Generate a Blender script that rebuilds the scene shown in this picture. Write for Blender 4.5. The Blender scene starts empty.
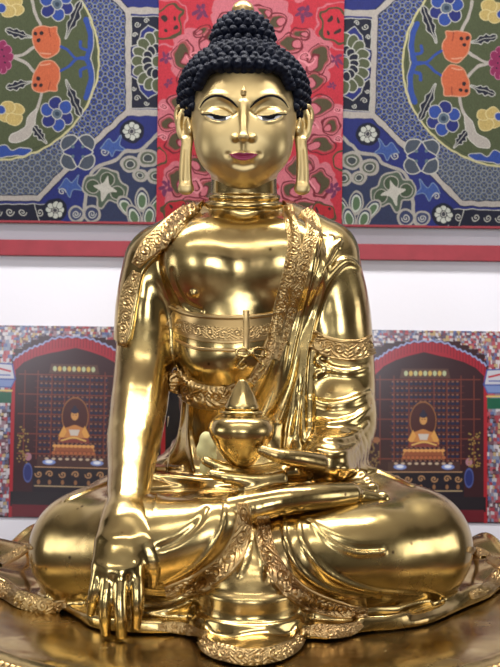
import bpy, bmesh, math, random
import numpy as np
from mathutils import Vector
from mathutils.bvhtree import BVHTree
random.seed(7); rng = np.random.default_rng(7)
C = bpy.context.scene.collection
D = 1.926; F = 963.0; ZC = 1.4; ROLL = math.radians(0.7)
cR, sR = math.cos(ROLL), math.sin(ROLL)
def P(px, py, y):
    k = (D + y) / F
    dx = (px - 250) * k; dz = (333.5 - py) * k
    return np.array([cR*dx - sR*dz, y, ZC + sR*dx + cR*dz])
def R(r, y=0.0): return r * (D + y) / F
def px_dir(px, py):
    v = P(px, py, 0.0) - np.array([0, -D, ZC]); return v / np.linalg.norm(v)
CAM = np.array([0.0, -D, ZC])
def PZ(px, py, z):
    v = px_dir(px, py); t = (z - ZC) / v[2]; return CAM + v*t

# ---------------------------------------------------------------- signed distance modelling
def smin(a, b, k):
    if k <= 0: return np.minimum(a, b)
    h = np.maximum(k - np.abs(a-b), 0)/k
    return np.minimum(a, b) - h*h*k*0.25
def smax(a, b, k): return -smin(-a, -b, k)
def rotm(rx=0, ry=0, rz=0):
    cx, sx, cy, sy, cz, sz = math.cos(rx), math.sin(rx), math.cos(ry), math.sin(ry), math.cos(rz), math.sin(rz)
    X = np.array([[1,0,0],[0,cx,-sx],[0,sx,cx]]); Y = np.array([[cy,0,sy],[0,1,0],[-sy,0,cy]]); Z = np.array([[cz,-sz,0],[sz,cz,0],[0,0,1]])
    return Z @ Y @ X
MARG = 0.05
class Field:
    def __init__(s): s.ops = []
    def _add(s, fn, lo, hi, k, mode): s.ops.append((fn, np.array(lo, float)-MARG, np.array(hi, float)+MARG, k, mode))
    def ell(s, c, r, k=0.02, rot=None, mode='u'):
        c = np.array(c, float); r = np.array(r, float); m = None if rot is None else rotm(*[math.radians(a) for a in rot])
        def fn(p):
            q = p - c
            if m is not None: q = q @ m
            k0 = np.sqrt(((q/r)**2).sum(1)); k1 = np.sqrt(((q/(r*r))**2).sum(1)) + 1e-9
            return k0*(k0-1)/k1
        e = np.full(3, r.max()) if m is not None else r
        s._add(fn, c-e, c+e, k, mode)
    def chain(s, pts, rad, k=0.02, mode='u', squash=None):
        pts = [np.array(q, float) for q in pts]
        if not hasattr(rad, '__len__'): rad = [rad]*len(pts)
        rm = max(rad); A = np.array(pts)
        def fn(p):
            d = np.full(len(p), 1.0); pl = p.min(0)-MARG; ph = p.max(0)+MARG
            for a, b, ra, rb in zip(pts[:-1], pts[1:], rad[:-1], rad[1:]):
                m = max(ra, rb)
                if (np.minimum(a, b)-m > ph).any() or (np.maximum(a, b)+m < pl).any(): continue
                ab = b-a; L = (ab@ab)+1e-12
                t = np.clip(((p-a)@ab)/L, 0, 1)
                e = p - a - t[:,None]*ab
                x = np.sqrt((e*e).sum(1)) - (ra + (rb-ra)*t)
                d = np.minimum(d, x)
            return d
        s._add(fn, A.min(0)-rm, A.max(0)+rm, k, mode)
    def fn(s, f, lo, hi, k=0.0, mode='u'): s._add(f, lo, hi, k, mode)
    def ev(s, p):
        d = np.full(len(p), 1.0, np.float64)
        lo_all = p.min(0); hi_all = p.max(0)
        for fn, lo, hi, k, mode in s.ops:
            if (lo > hi_all).any() or (hi < lo_all).any(): continue
            m = np.flatnonzero(((p > lo) & (p < hi)).all(1))
            if not len(m): continue
            q = fn(p[m]); dm = d[m]
            if mode == 'u': d[m] = smin(dm, q, k)
            elif mode == 's': d[m] = smax(dm, -q, k)
            elif mode == 'i': d[m] = smax(dm, q, k)
            elif mode == 'add': d[m] = dm + q
        return d
    def bounds(s):
        us = [o for o in s.ops if o[4] == 'u']
        return np.min([o[1] for o in us], 0)+MARG-0.01, np.max([o[2] for o in us], 0)-MARG+0.01
def spline(pts, n):
    pts = np.array(pts, float)
    if len(pts) == 2:
        t = np.linspace(0, 1, n)[:,None]; return pts[0]*(1-t)+pts[1]*t
    q = np.vstack([2*pts[0]-pts[1], pts, 2*pts[-1]-pts[-2]]); m = len(pts)-1
    out = []
    for u in np.linspace(0, m-1e-9, n):
        i = int(u); t = u-i; a, b, c, d = q[i], q[i+1], q[i+2], q[i+3]
        out.append(0.5*((2*b)+(-a+c)*t+(2*a-5*b+4*c-d)*t*t+(-a+3*b-3*c+d)*t**3))
    return np.array(out)
def trace(ev, px, py, t0=1.0, t1=3.0):
    px = np.atleast_1d(np.array(px, float)); py = np.atleast_1d(np.array(py, float))
    dirs = np.array([px_dir(a, b) for a, b in zip(px, py)]); t = np.full(len(px), t0)
    for i in range(110):
        d = ev(CAM + dirs*t[:,None]); t = np.minimum(t + np.minimum(d, MARG)*0.8, t1)
    return CAM + dirs*t[:,None], t < t1-1e-6

from concurrent.futures import ThreadPoolExecutor
POOL = ThreadPoolExecutor(4)
def mesh_field(ev, lo, hi, h, block=8, fac=1.9, proj=2):
    lo = np.array(lo, float); n = np.ceil((np.array(hi)-lo)/h/block).astype(int)
    bc = np.stack(np.meshgrid(*[np.arange(m) for m in n], indexing='ij'), -1).reshape(-1, 3)
    cen = lo + (bc+0.5)*block*h
    dv = np.concatenate(list(POOL.map(lambda i: ev(cen[i:i+6000]), range(0, len(cen), 6000))))
    act = np.abs(dv) < block*h*0.5*1.75*fac
    N = n*block
    G = np.repeat(np.repeat(np.repeat(np.where(dv.reshape(n) > 0, 1.0, -1.0).astype(np.float32), block, 0), block, 1), block, 2)
    off = np.stack(np.meshgrid(*[np.arange(block)]*3, indexing='ij'), -1).reshape(-1, 3)
    ab = bc[act]
    def fill(i):
        idx = (ab[i:i+48, None, :]*block + off[None]).reshape(-1, 3)
        G[idx[:,0], idx[:,1], idx[:,2]] = ev(lo + idx*h)
    list(POOL.map(fill, range(0, len(ab), 48)))
    S = G < 0
    a = [S[i:S.shape[0]-1+i, j:S.shape[1]-1+j, k:S.shape[2]-1+k] for i in (0,1) for j in (0,1) for k in (0,1)]
    anyv = np.logical_or.reduce(a); allv = np.logical_and.reduce(a)
    cells = np.argwhere(anyv & ~allv); del anyv, allv, a
    vid = np.full(np.array(S.shape)-1, -1, np.int32); vid[cells[:,0], cells[:,1], cells[:,2]] = np.arange(len(cells))
    cor = np.array([[i,j,k] for i in (0,1) for j in (0,1) for k in (0,1)])
    val = np.stack([G[cells[:,0]+c[0], cells[:,1]+c[1], cells[:,2]+c[2]] for c in cor], 1)
    acc = np.zeros((len(cells), 3)); cnt = np.zeros(len(cells))
    for p in range(8):
        for q in range(p+1, 8):
            if np.abs(cor[p]-cor[q]).sum() != 1: continue
            va, vb = val[:,p], val[:,q]; m = (va < 0) != (vb < 0)
            t = np.where(m, va/np.where(m, va-vb, 1), 0)
            acc += np.where(m[:,None], cor[p]+t[:,None]*(cor[q]-cor[p]), 0); cnt += m
    V = lo + (cells + acc/np.maximum(cnt,1)[:,None])*h
    quads = []
    for ax in range(3):
        sl0 = [slice(1,-1)]*3; sl1 = [slice(1,-1)]*3
        sl0[ax] = slice(0, S.shape[ax]-1); sl1[ax] = slice(1, S.shape[ax])
        A, B = S[tuple(sl0)], S[tuple(sl1)]
        e = np.argwhere(A != B); 
        if not len(e): continue
        base = e.copy()
        for x in range(3):
            if x != ax: base[:,x] += 1
        u, w = [(1,2),(2,0),(0,1)][ax]
        def cell(du, dw):
            c = base.copy(); c[:,u] -= du; c[:,w] -= dw; return vid[c[:,0], c[:,1], c[:,2]]
        q = np.stack([cell(1,1), cell(0,1), cell(0,0), cell(1,0)], 1)
        flip = ~A[e[:,0], e[:,1], e[:,2]]
        q[flip] = q[flip][:, ::-1]
        quads.append(q)
    Q = np.vstack(quads); Q = Q[(Q >= 0).all(1)]
    for it in range(proj):
        g = np.zeros_like(V); d0 = np.zeros(len(V)); e = h*0.5
        def grad(i):
            s = slice(i, i+12000); v = V[s]; d0[s] = ev(v)
            for ax in range(3):
                o = np.zeros(3); o[ax] = e
                g[s, ax] = (ev(v+o)-ev(v-o))/(2*e)
        list(POOL.map(grad, range(0, len(V), 12000)))
        gl = (g*g).sum(1)
        st = np.clip(d0/np.maximum(gl, 0.25), -h*0.7, h*0.7)
        V = V - g*st[:,None]
        if it < proj-0: V = relax(V, Q)
    return V, Q
def relax(V, Q, n=2):
    for lam in (.5, -.52)*n:
        S_ = np.zeros_like(V); c = np.zeros(len(V))
        for i in range(4):
            a, b = Q[:,i], Q[:,(i+1)%4]
            for x in range(3): S_[:,x] += np.bincount(a, V[b,x], len(V)) + np.bincount(b, V[a,x], len(V))
            c += np.bincount(a, minlength=len(V)) + np.bincount(b, minlength=len(V))
        V = V + lam*(S_/np.maximum(c,1)[:,None]-V)
    return V
def mesh_np(name, V, Q, mat=None, parent=None, smooth=True, col=None):
    me = bpy.data.meshes.new(name); V = np.asarray(V, np.float32); Q = np.asarray(Q, np.int32)
    nf, nv = Q.shape
    me.vertices.add(len(V)); me.vertices.foreach_set('co', V.ravel())
    me.loops.add(nf*nv); me.loops.foreach_set('vertex_index', Q.ravel())
    me.polygons.add(nf); me.polygons.foreach_set('loop_start', np.arange(0, nf*nv, nv, dtype=np.int32))
    me.polygons.foreach_set('loop_total', np.full(nf, nv, np.int32))
    me.update(calc_edges=True); me.validate()
    me.polygons.foreach_set('use_smooth', np.full(len(me.polygons), smooth))
    if col is not None:
        at = me.color_attributes.new('Col', 'FLOAT_COLOR', 'POINT')
        at.data.foreach_set('color', np.hstack([col, np.ones((len(col), 1))]).astype(np.float32).ravel())
    if mat: me.materials.append(mat)
    o = bpy.data.objects.new(name, me); C.objects.link(o)
    if parent: setpar(o, parent)
    return o
def setpar(o, parent):
    o.parent = parent
    w = Vector((0,0,0)); q = parent
    while q: w += q.location; q = q.parent
    o.location = o.location - w
def from_bm(name, bm, mat=None, parent=None, smooth=True):
    me = bpy.data.meshes.new(name); bm.normal_update(); bm.to_mesh(me); bm.free()
    for p in me.polygons: p.use_smooth = smooth
    if mat: me.materials.append(mat)
    o = bpy.data.objects.new(name, me); C.objects.link(o)
    if parent: setpar(o, parent)
    return o
def thing(name, label, cat, loc=(0,0,0), group=None):
    o = bpy.data.objects.new(name, None); C.objects.link(o); o.location = loc; o.empty_display_size = 0.05
    o['label'] = label; o['category'] = cat
    if group: o['group'] = group
    return o
def box(bm, lo, hi, bev=0.0):
    g = bmesh.ops.create_cube(bm, size=1.0); lo = Vector(lo); hi = Vector(hi)
    for v in g['verts']: v.co = Vector(((lo.x+hi.x)/2+v.co.x*(hi.x-lo.x), (lo.y+hi.y)/2+v.co.y*(hi.y-lo.y), (lo.z+hi.z)/2+v.co.z*(hi.z-lo.z)))
    if bev: bmesh.ops.bevel(bm, geom=list({e for v in g['verts'] for e in v.link_edges}), offset=bev, segments=2, affect='EDGES')
def lathe(name, prof, center, mat, parent=None, seg=128, mod=None):
    prof = np.array(prof, float); n = len(prof); V = []; 
    for i in range(seg):
        a = 2*math.pi*i/seg
        for (r, z) in prof:
            rr = r*(mod(a, z) if mod else 1)
            V.append((center[0]+rr*math.cos(a), center[1]+rr*math.sin(a), center[2]+z))
    Q = [(i*n+j, ((i+1)%seg)*n+j, ((i+1)%seg)*n+j+1, i*n+j+1) for i in range(seg) for j in range(n-1)]
    return mesh_np(name, V, Q, mat, parent)

QUAL=1.0

# ---------------------------------------------------------------- materials
def newmat(name):
    m = bpy.data.materials.new(name); m.use_nodes = True; nt = m.node_tree
    return m, nt, nt.nodes['Principled BSDF']
def mat_simple(name, col, rough=0.6, metal=0.0, noise=None, bump=0.0, bscale=200, spec=0.5):
    m, nt, b = newmat(name); N = nt.nodes; L = nt.links
    b.inputs['Base Color'].default_value = (*col, 1); b.inputs['Roughness'].default_value = rough; b.inputs['Metallic'].default_value = metal
    b.inputs['Specular IOR Level'].default_value = spec
    tc = N.new('ShaderNodeTexCoord')
    if noise:
        n = N.new('ShaderNodeTexNoise'); n.inputs['Scale'].default_value = noise[0]; n.inputs['Detail'].default_value = 4
        L.new(tc.outputs['Object'], n.inputs['Vector'])
        r = N.new('ShaderNodeValToRGB'); e = r.color_ramp.elements
        e[0].position = 0.3; e[1].position = 0.7; e[0].color = (*noise[1], 1); e[1].color = (*col, 1)
        L.new(n.outputs['Fac'], r.inputs['Fac']); L.new(r.outputs['Color'], b.inputs['Base Color'])
    if bump:
        n = N.new('ShaderNodeTexNoise'); n.inputs['Scale'].default_value = bscale; n.inputs['Detail'].default_value = 3
        L.new(tc.outputs['Object'], n.inputs['Vector'])
        bp = N.new('ShaderNodeBump'); bp.inputs['Strength'].default_value = bump; bp.inputs['Distance'].default_value = 0.002
        L.new(n.outputs['Fac'], bp.inputs['Height']); L.new(bp.outputs['Normal'], b.inputs['Normal'])
    return m
def mat_gold(name, col, tarnish, r0, r1, spots=0.0, amount=0.6, dent=0.15):
    """polished gilt copper with cloudy tarnish and a slightly hand-beaten surface"""
    m, nt, b = newmat(name); N = nt.nodes; L = nt.links
    b.inputs['Metallic'].default_value = 1.0
    tc = N.new('ShaderNodeTexCoord')
    def noise(sc, det=5, rough=0.55):
        n = N.new('ShaderNodeTexNoise'); n.inputs['Scale'].default_value = sc; n.inputs['Detail'].default_value = det; n.inputs['Roughness'].default_value = rough
        L.new(tc.outputs['Object'], n.inputs['Vector']); return n
    def ramp(src, p0, p1, c0=(0,0,0), c1=(1,1,1)):
        r = N.new('ShaderNodeValToRGB'); e = r.color_ramp.elements; e[0].position = p0; e[1].position = p1
        e[0].color = (*c0, 1); e[1].color = (*c1, 1); L.new(src, r.inputs['Fac']); return r
    n1 = noise(7, 6); t1 = ramp(n1.outputs['Fac'], 0.45, 0.75)
    mix = N.new('ShaderNodeMix'); mix.data_type = 'RGBA'; mix.inputs['A'].default_value = (*col, 1); mix.inputs['B'].default_value = (*tarnish, 1)
    ml = N.new('ShaderNodeMath'); ml.operation = 'MULTIPLY'; ml.inputs[1].default_value = amount
    L.new(t1.outputs['Color'], ml.inputs[0]); L.new(ml.outputs[0], mix.inputs['Factor'])
    last = mix.outputs['Result']
    if spots:
        n2 = N.new('ShaderNodeTexVoronoi'); n2.inputs['Scale'].default_value = 38; L.new(tc.outputs['Object'], n2.inputs['Vector'])
        n3 = noise(16, 2); a = ramp(n2.outputs['Distance'], 0.07, 0.16, (1,1,1), (0,0,0)); c = ramp(n3.outputs['Fac'], 0.55, 0.6)
        mm = N.new('ShaderNodeMath'); mm.operation = 'MULTIPLY'; L.new(a.outputs['Color'], mm.inputs[0]); L.new(c.outputs['Color'], mm.inputs[1])
        m3 = N.new('ShaderNodeMath'); m3.operation = 'MULTIPLY'; m3.inputs[1].default_value = spots; L.new(mm.outputs[0], m3.inputs[0])
        mx = N.new('ShaderNodeMix'); mx.data_type = 'RGBA'; mx.inputs['B'].default_value = (0.08, 0.04, 0.02, 1)
        L.new(last, mx.inputs['A']); L.new(m3.outputs[0], mx.inputs['Factor']); last = mx.outputs['Result']
    L.new(last, b.inputs['Base Color'])
    n4 = noise(11, 5); mr = N.new('ShaderNodeMapRange'); mr.inputs['From Min'].default_value = 0.3; mr.inputs['From Max'].default_value = 0.7
    mr.inputs['To Min'].default_value = r0; mr.inputs['To Max'].default_value = r1
    L.new(n4.outputs['Fac'], mr.inputs['Value']); L.new(mr.outputs['Result'], b.inputs['Roughness'])
    n5 = noise(14, 2); bp = N.new('ShaderNodeBump'); bp.inputs['Strength'].default_value = dent; bp.inputs['Distance'].default_value = 0.02
    L.new(n5.outputs['Fac'], bp.inputs['Height']); L.new(bp.outputs['Normal'], b.inputs['Normal'])
    return m
def mat_vcol(name, rough=0.8, bump=0.0, bscale=900, spec=0.3):
    m, nt, b = newmat(name); N = nt.nodes; L = nt.links
    a = N.new('ShaderNodeVertexColor'); a.layer_name = 'Col'
    L.new(a.outputs['Color'], b.inputs['Base Color']); b.inputs['Roughness'].default_value = rough; b.inputs['Specular IOR Level'].default_value = spec
    if bump:
        tc = N.new('ShaderNodeTexCoord'); n = N.new('ShaderNodeTexNoise'); n.inputs['Scale'].default_value = bscale
        L.new(tc.outputs['Object'], n.inputs['Vector']); bp = N.new('ShaderNodeBump'); bp.inputs['Strength'].default_value = bump
        bp.inputs['Distance'].default_value = 0.001; L.new(n.outputs['Fac'], bp.inputs['Height']); L.new(bp.outputs['Normal'], b.inputs['Normal'])
    return m
GOLD = mat_gold('polished_gilt_brass', (0.56, 0.41, 0.17), (0.27, 0.165, 0.075), 0.14, 0.30, spots=0.85, amount=0.85, dent=0.10)
GOLDR = mat_gold('worn_gilt_brass_relief', (0.47, 0.32, 0.14), (0.33, 0.18, 0.09), 0.28, 0.42, amount=0.7, dent=0.05)
FACE = mat_gold('matt_gold_paint', (0.57, 0.43, 0.205), (0.49, 0.36, 0.165), 0.38, 0.46, amount=0.4, dent=0.0)
HAIR = mat_simple('blue_black_hair_paint', (0.0025, 0.0045, 0.014), 0.55, noise=(30, (0.002, 0.003, 0.009)), spec=.14)
BLACK = mat_simple('black_brow_paint', (0.006, 0.005, 0.007), 0.6, spec=.2)
WHITE = mat_simple('eye_white_paint', (0.62, 0.62, 0.66), 0.4)
LIP = mat_simple('magenta_lip_paint', (0.27, 0.016, 0.065), 0.35)

# ---------------------------------------------------------------- the seated figure
PLATE_Z = ZC - 0.485
def plate_pt(px, py): return PZ(px, py, PLATE_Z)
def torso(Fd):
    Fd.ell(P(241,277,0.003), (R(84), .116, R(71)), 0.03)
    Fd.ell(P(208,262,-.062), (R(46,-.06), .062, R(44,-.06)), 0.03, rot=(0,8,8))
    Fd.ell(P(278,262,-.062), (R(46,-.06), .062, R(44,-.06)), 0.03, rot=(0,-8,-8))
    Fd.ell(P(236,335,-.005), (R(64), .108, R(72)), 0.03)
    Fd.ell(P(233,355,-.055), (R(48), .062, R(36)), 0.03)
    Fd.ell(P(240,400,.01), (R(58), .095, R(60)), 0.04)
    Fd.ell(P(247,470,.04), (R(92), .15, R(44)), 0.05)
    Fd.chain([P(166,262,.012), P(205,243,.010), P(244,241,.008), P(285,243,.010), P(322,258,.012)], [.055,.055,.053,.055,.055], 0.04)
    Fd.chain([P(238,226,.012), P(204,226,.016), P(165,250,.018)], [.045,.042,.047], 0.03)
    Fd.chain([P(250,226,.012), P(286,226,.016), P(328,249,.018)], [.045,.042,.047], 0.03)
def right_arm(Fd, grow=0.0, upto=9):
    pts = [P(157,264,.0), P(148,300,-.005), P(146,335,-.01), P(143,370,-.03), P(139,405,-.075), P(134,440,-.14), P(131,470,-.21), P(128,500,-.275), P(127,515,-.30)]
    rr = [R(30), R(28), R(29,-.01), R(28.5,-.03), R(28.5,-.07), R(27,-.14), R(23,-.2), R(20.5,-.28), R(20,-.3)]
    s = spline(pts, 181); ri = np.interp(np.linspace(0, len(rr)-1, 181), range(len(rr)), rr)
    m = len(s) if upto > 8 else int(181*upto/8)
    Fd.chain(list(s[:m]), list(ri[:m]+grow), 0.022)
body = Field()
torso(body)
body.chain([P(244,165,.0), P(244,214,.0)], [R(32), R(34)], 0.012)
def tor(c, r, rt, tilt):
    m = rotm(math.radians(tilt), 0, 0)
    def f(p):
        q = (p-c) @ m; return np.sqrt((np.sqrt(q[:,0]**2+q[:,1]**2)-r)**2 + q[:,2]**2) - rt
    return f
for (py, rad, rt) in ((200, 33.5, .0062), (207.5, 36.5, .0070)):
    c = P(244, py-3, 0); body.fn(tor(c, R(rad), rt, 9), c-.1, c+.1, 0.002)
right_arm(body)
# pectoral crease, navel shade and nipple are modelled relief
def chest(px, py): return trace(body.ev, [px], [py])[0][0]
cp = [chest(*q) for q in [(178,300),(195,309),(215,311),(236,307)]]
n_ = chest(194,293); body.ell(n_ + np.array([0,.001,0]), (.007,.007,.007), 0.003)
body.chain(spline([chest(*q)+np.array([0,-.0005,0]) for q in [(172,272),(176,288),(185,303),(200,311)]], 12), .002, 0.012, 's')
# the hanging (earth touching) hand: back of the hand towards us, four long fingers down, thumb at the side
wrist = P(126,520,-.312)
KN = [(100,566,-.375),(110,570,-.383),(122,571,-.385),(135,567,-.378)]
for (kx,ky,kd), wx in zip(KN, (-9,-3,3,9)):
    w = wrist + np.array([R(wx,-.3), 0.004, 0]); k_ = P(kx,ky,kd)
    mid = (w+k_)/2 + np.array([0,-.006,0])
    body.chain([w, mid, k_], [R(13,-.3), R(13.5,-.34), R(8.2,-.38)], 0.026)
body.chain([P(126,530,-.325), P(121,556,-.36)], [R(21,-.33), R(13,-.36)], 0.02, squash=None)
FG = [[(100,566,-.375),(96,585,-.388),(93,600,-.388),(91,612,-.382)],
      [(110,570,-.383),(106,595,-.398),(105,616,-.400),(106,635,-.392)],
      [(122,571,-.385),(120,597,-.402),(121,620,-.408),(122,640,-.404)],
      [(135,567,-.378),(137,590,-.392),(137,609,-.396),(136,626,-.390)]]
for f, r in zip(FG, ([7.6,6.4,6.2,4.6],[7.6,6.8,6.4,4.8],[7.8,7.0,6.6,5.0],[8.2,7.4,6.8,5.0])):
    s = spline([P(*q) for q in f], 13); body.chain(s, list(R(np.interp(np.linspace(0,3,13), range(4), r), -.39)), 0.007)
s = spline([P(137,522,-.330), P(149,540,-.352), P(155,562,-.362), P(153,584,-.358)], 12)
body.chain(s, list(R(np.interp(np.linspace(0,3,12), range(4), [11,10.5,8.5,5]), -.34)), 0.02)
# the lap hand, palm up under the bowl
body.chain([P(338,463,-.17), P(322,465,-.225), P(300,470,-.262), P(278,474,-.28)], [R(12,-.2), R(14,-.22), R(12.5,-.26), R(9,-.28)], 0.02)
body.chain([P(305,467,-.215), P(270,471,-.225)], [R(11,-.22), R(9,-.22)], 0.02)
LF = [[(280,477,-.305),(256,480,-.322),(232,478,-.328),(212,474,-.322)],
      [(276,475,-.288),(250,477,-.302),(226,470,-.308),(206,461,-.300)],
      [(276,472,-.262),(250,474,-.272),(228,470,-.276),(212,464,-.270)],
      [(274,470,-.235),(250,472,-.240),(232,469,-.240),(218,464,-.236)]]
for f in LF:
    s = spline([P(*q) for q in f], 12); body.chain(s, list(R(np.interp(np.linspace(0,3,12), range(4), [8.2,7.2,6.4,4.8]), -.3)), 0.006)
s = spline([P(318,463,-.270), P(298,459,-.305), P(279,456,-.325), P(262,450,-.328)], 12)
body.chain(s, list(R(np.interp(np.linspace(0,3,12), range(4), [11,9.5,7.6,5.2]), -.31)), 0.010)
# the upturned foot on the far thigh, ankle to toes
s = spline([P(236,512,-.325), P(262,505,-.335), P(292,499,-.330), P(325,496,-.30), P(350,494,-.265)], 16)
body.chain(s, list(R(np.interp(np.linspace(0,4,16), range(5), [20,16,14,13.5,12]), -.31)), 0.02)
for (a, b, r) in (((352,495,-.262),(382,499,-.238),6.8), ((352,490,-.245),(372,489,-.222),5.6), ((350,487,-.232),(367,482,-.208),5.2),
                  ((347,485,-.218),(361,476,-.196),4.8), ((344,484,-.206),(354,470,-.186),4.4)):
    body.chain([P(*a), P(*b)], [R(r,-.24), R(r,-.22)], 0.006)
    body.ell(P(*b), [R(r*1.25,-.22)]*3, 0.004)

# ---- robe: cloth over torso, left sleeve, crossed legs, skirt spread on the seat
tors = Field(); torso(tors)
tors.chain(spline([P(324,262,.0), P(335,300,.0), P(339,340,-.0), P(341,385,-.02), P(340,420,-.055)], 40), list(np.interp(np.linspace(0,4,40), range(5), [R(31),R(30),R(30.5),R(31,-.02),R(31,-.05)])), 0.022)
tors.chain(spline([P(340,418,-.055), P(339,440,-.09), P(333,455,-.15), P(326,463,-.205)], 10), list(np.interp(np.linspace(0,3,10), range(4), [R(31,-.05),R(29,-.09),R(24,-.15),R(21,-.2)])), 0.02)
right_arm(tors)
def poly_sd(P2, poly):
    poly = np.asarray(poly); d = np.full(len(P2), 1e9); ins = np.zeros(len(P2), bool)
    for i in range(len(poly)):
        a = poly[i]; b = poly[(i+1) % len(poly)]; ab = b-a; w = P2-a
        t = np.clip((w@ab)/max(ab@ab, 1e-12), 0, 1); e = w - t[:,None]*ab; d = np.minimum(d, (e*e).sum(1))
        c = ((a[1] > P2[:,1]) != (b[1] > P2[:,1]))
        with np.errstate(divide='ignore', invalid='ignore'):
            xi = (b[0]-a[0])*(P2[:,1]-a[1])/(b[1]-a[1]+1e-15)+a[0]
        ins ^= c & (P2[:,0] < xi)
    return np.where(ins, -1, 1)*np.sqrt(d)
# the part of the front left bare: right chest, belly and the whole right arm down to the hand
BARE = [(206,188),(192,210),(166,246),(150,262),(141,275),(136,300),(126,345),(100,345),(80,420),(70,660),(152,660),(160,520),(155,470),(166,420),(174,385),(172,352),(176,366),(187,381),
        (205,387),(235,387),(254,374),(267,348),(277,305),(287,272),(293,243),(287,207),(276,190)]
BARE2 = np.array([P(a, b, -.10)[[0,2]] for a, b in spline(BARE+[BARE[0]], 90)[:-1]])
robe = Field()
def robe_torso(p):
    d = tors.ev(p)
    s = poly_sd(p[:,[0,2]], BARE2)
    s = np.where(p[:,1] > 0.035, np.maximum(s, (p[:,1]-0.035)), s)
    arm = (p[:,0] < P(172,330,0)[0]) & (p[:,2] < P(150,345,0)[2])
    s = np.where(arm, -0.02, s)
    t = np.clip(s/0.006+0.5, 0, 1); t = t*t*(3-2*t)
    return d + 0.010 - 0.0165*t
lo, hi = tors.bounds()
robe.fn(robe_torso, lo-.01, hi+.01, 0)
def surf_t(px, py): return trace(tors.ev, [px], [py])[0][0]
def folds(specs, ev):
    n = 28; qs = np.vstack([spline(sp[0], n) for sp in specs]); a, ok = trace(ev, qs[:,0], qs[:,1])
    return [fold(sp[0], sp[1], sp[2], sp[3], a[i*n:i*n+n], ok[i*n:i*n+n]) for i, sp in enumerate(specs)]
def fold(pts, r0, mode, k, a, ok, out=0.001, n=28, taper=True):
    q = spline(pts, n)
    for i in range(1, n):   # a ray that slips past the edge keeps the depth of its neighbour
        if not ok[i] or np.linalg.norm(a[i]-a[i-1]) > 0.06: a[i] = P(q[i,0], q[i,1], a[i-1][1])
    u = np.linspace(0, 1, n); rr = r0*(np.sin(np.pi*np.clip(u*0.94+0.03,0,1))**0.5 if taper else np.ones(n))
    dirn = a-CAM; dirn /= np.linalg.norm(dirn, axis=1)[:,None]
    a = a - dirn*(out - rr[:,None]*0.2)
    return (list(a), list(np.maximum(rr, .0008)), k, mode)
# hanging cloth between torso and sleeve, then long folds
robe.chain([P(306,300,-.02), P(303,360,-.04), P(300,410,-.05), P(300,450,-.06)], [R(16), R(20), R(24), R(26)], 0.03)
FOLDS = [([(318,232),(312,270),(300,320),(288,370),(272,408)], .006),
         ([(332,238),(322,280),(306,335),(296,390),(286,430)], .007),
         ([(343,262),(325,285),(309,330),(304,380),(304,440)], .006),
         ([(340,240),(326,262),(311,298),(298,335)], .0075), ([(360,268),(349,261),(336,265),(324,282),(314,310)], .006), ([(316,347),(326,352),(317,360),(327,368),(315,376)], .0045),
         ([(276,330),(268,365),(252,398),(235,412)], .005),
         ([(286,345),(276,390),(262,425),(258,440)], .006),
         ([(300,395),(290,425),(285,448)], .006),
         ([(170,300),(176,345),(192,378)], .004),
         ([(188,400),(215,404),(240,400)], .005),
         ([(184,398),(181,430),(174,456)], .004), ([(190,402),(190,440),(196,470)], .004),
         ([(316,362),(330,369),(350,372),(368,368)], .004),
         ([(312,400),(328,405),(350,402),(370,392)], .006),
         ([(312,420),(330,424),(352,420),(370,408)], .006),
         ([(314,436),(332,440),(352,437),(367,424)], .005),
         ([(318,450),(334,454),(350,450),(360,440)], .004)]
pend = folds([(p_, r_, 'u', .010) for p_, r_ in FOLDS], robe.ev)
for a in pend: robe.chain(*a[:2], k=a[2])
CUTS = [([(324,236),(317,275),(303,328),(292,380),(279,420)], .0045), ([(338,250),(323,282),(308,330),(300,385),(296,435)], .0045),
        ([(312,345),(310,380),(310,440)], .006)]
pend = folds([(p_, r_, 's', .010) for p_, r_ in CUTS], robe.ev)
for a in pend: robe.chain(a[0], a[1], k=a[2], mode='s')
# legs
def tube(Fd, pts, rad, k, n=110, sc=None):
    s = spline([P(*q) for q in pts], n); r = np.interp(np.linspace(0, len(rad)-1, n), range(len(rad)), rad)
    y = s[:,1]; Fd.chain(s, list(r*(D+y)/F), k)
tube(robe, [(195,500,.02),(140,515,-.06),(88,548,-.19)], [48,50,53], .04)
tube(robe, [(88,549,-.19),(120,550,-.245),(160,545,-.29),(200,535,-.315),(228,522,-.328)], [55,54,48,37,24], .03)
tube(robe, [(300,500,.02),(350,512,-.06),(413,545,-.18)], [48,50,54], .04)
tube(robe, [(413,546,-.18),(370,552,-.25),(325,556,-.29),(285,556,-.31),(255,556,-.30)], [55,53,49,44,34], .03)
robe.ell(P(245,545,-.10), (R(120), .20, R(60)), 0.03)
tube(robe, [(135,606,-.27),(168,604,-.305),(205,600,-.325)], [11,13,12], .03)
tube(robe, [(298,604,-.32),(350,610,-.30),(405,606,-.25),(440,598,-.19)], [9,11,10,8], .025)
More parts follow.
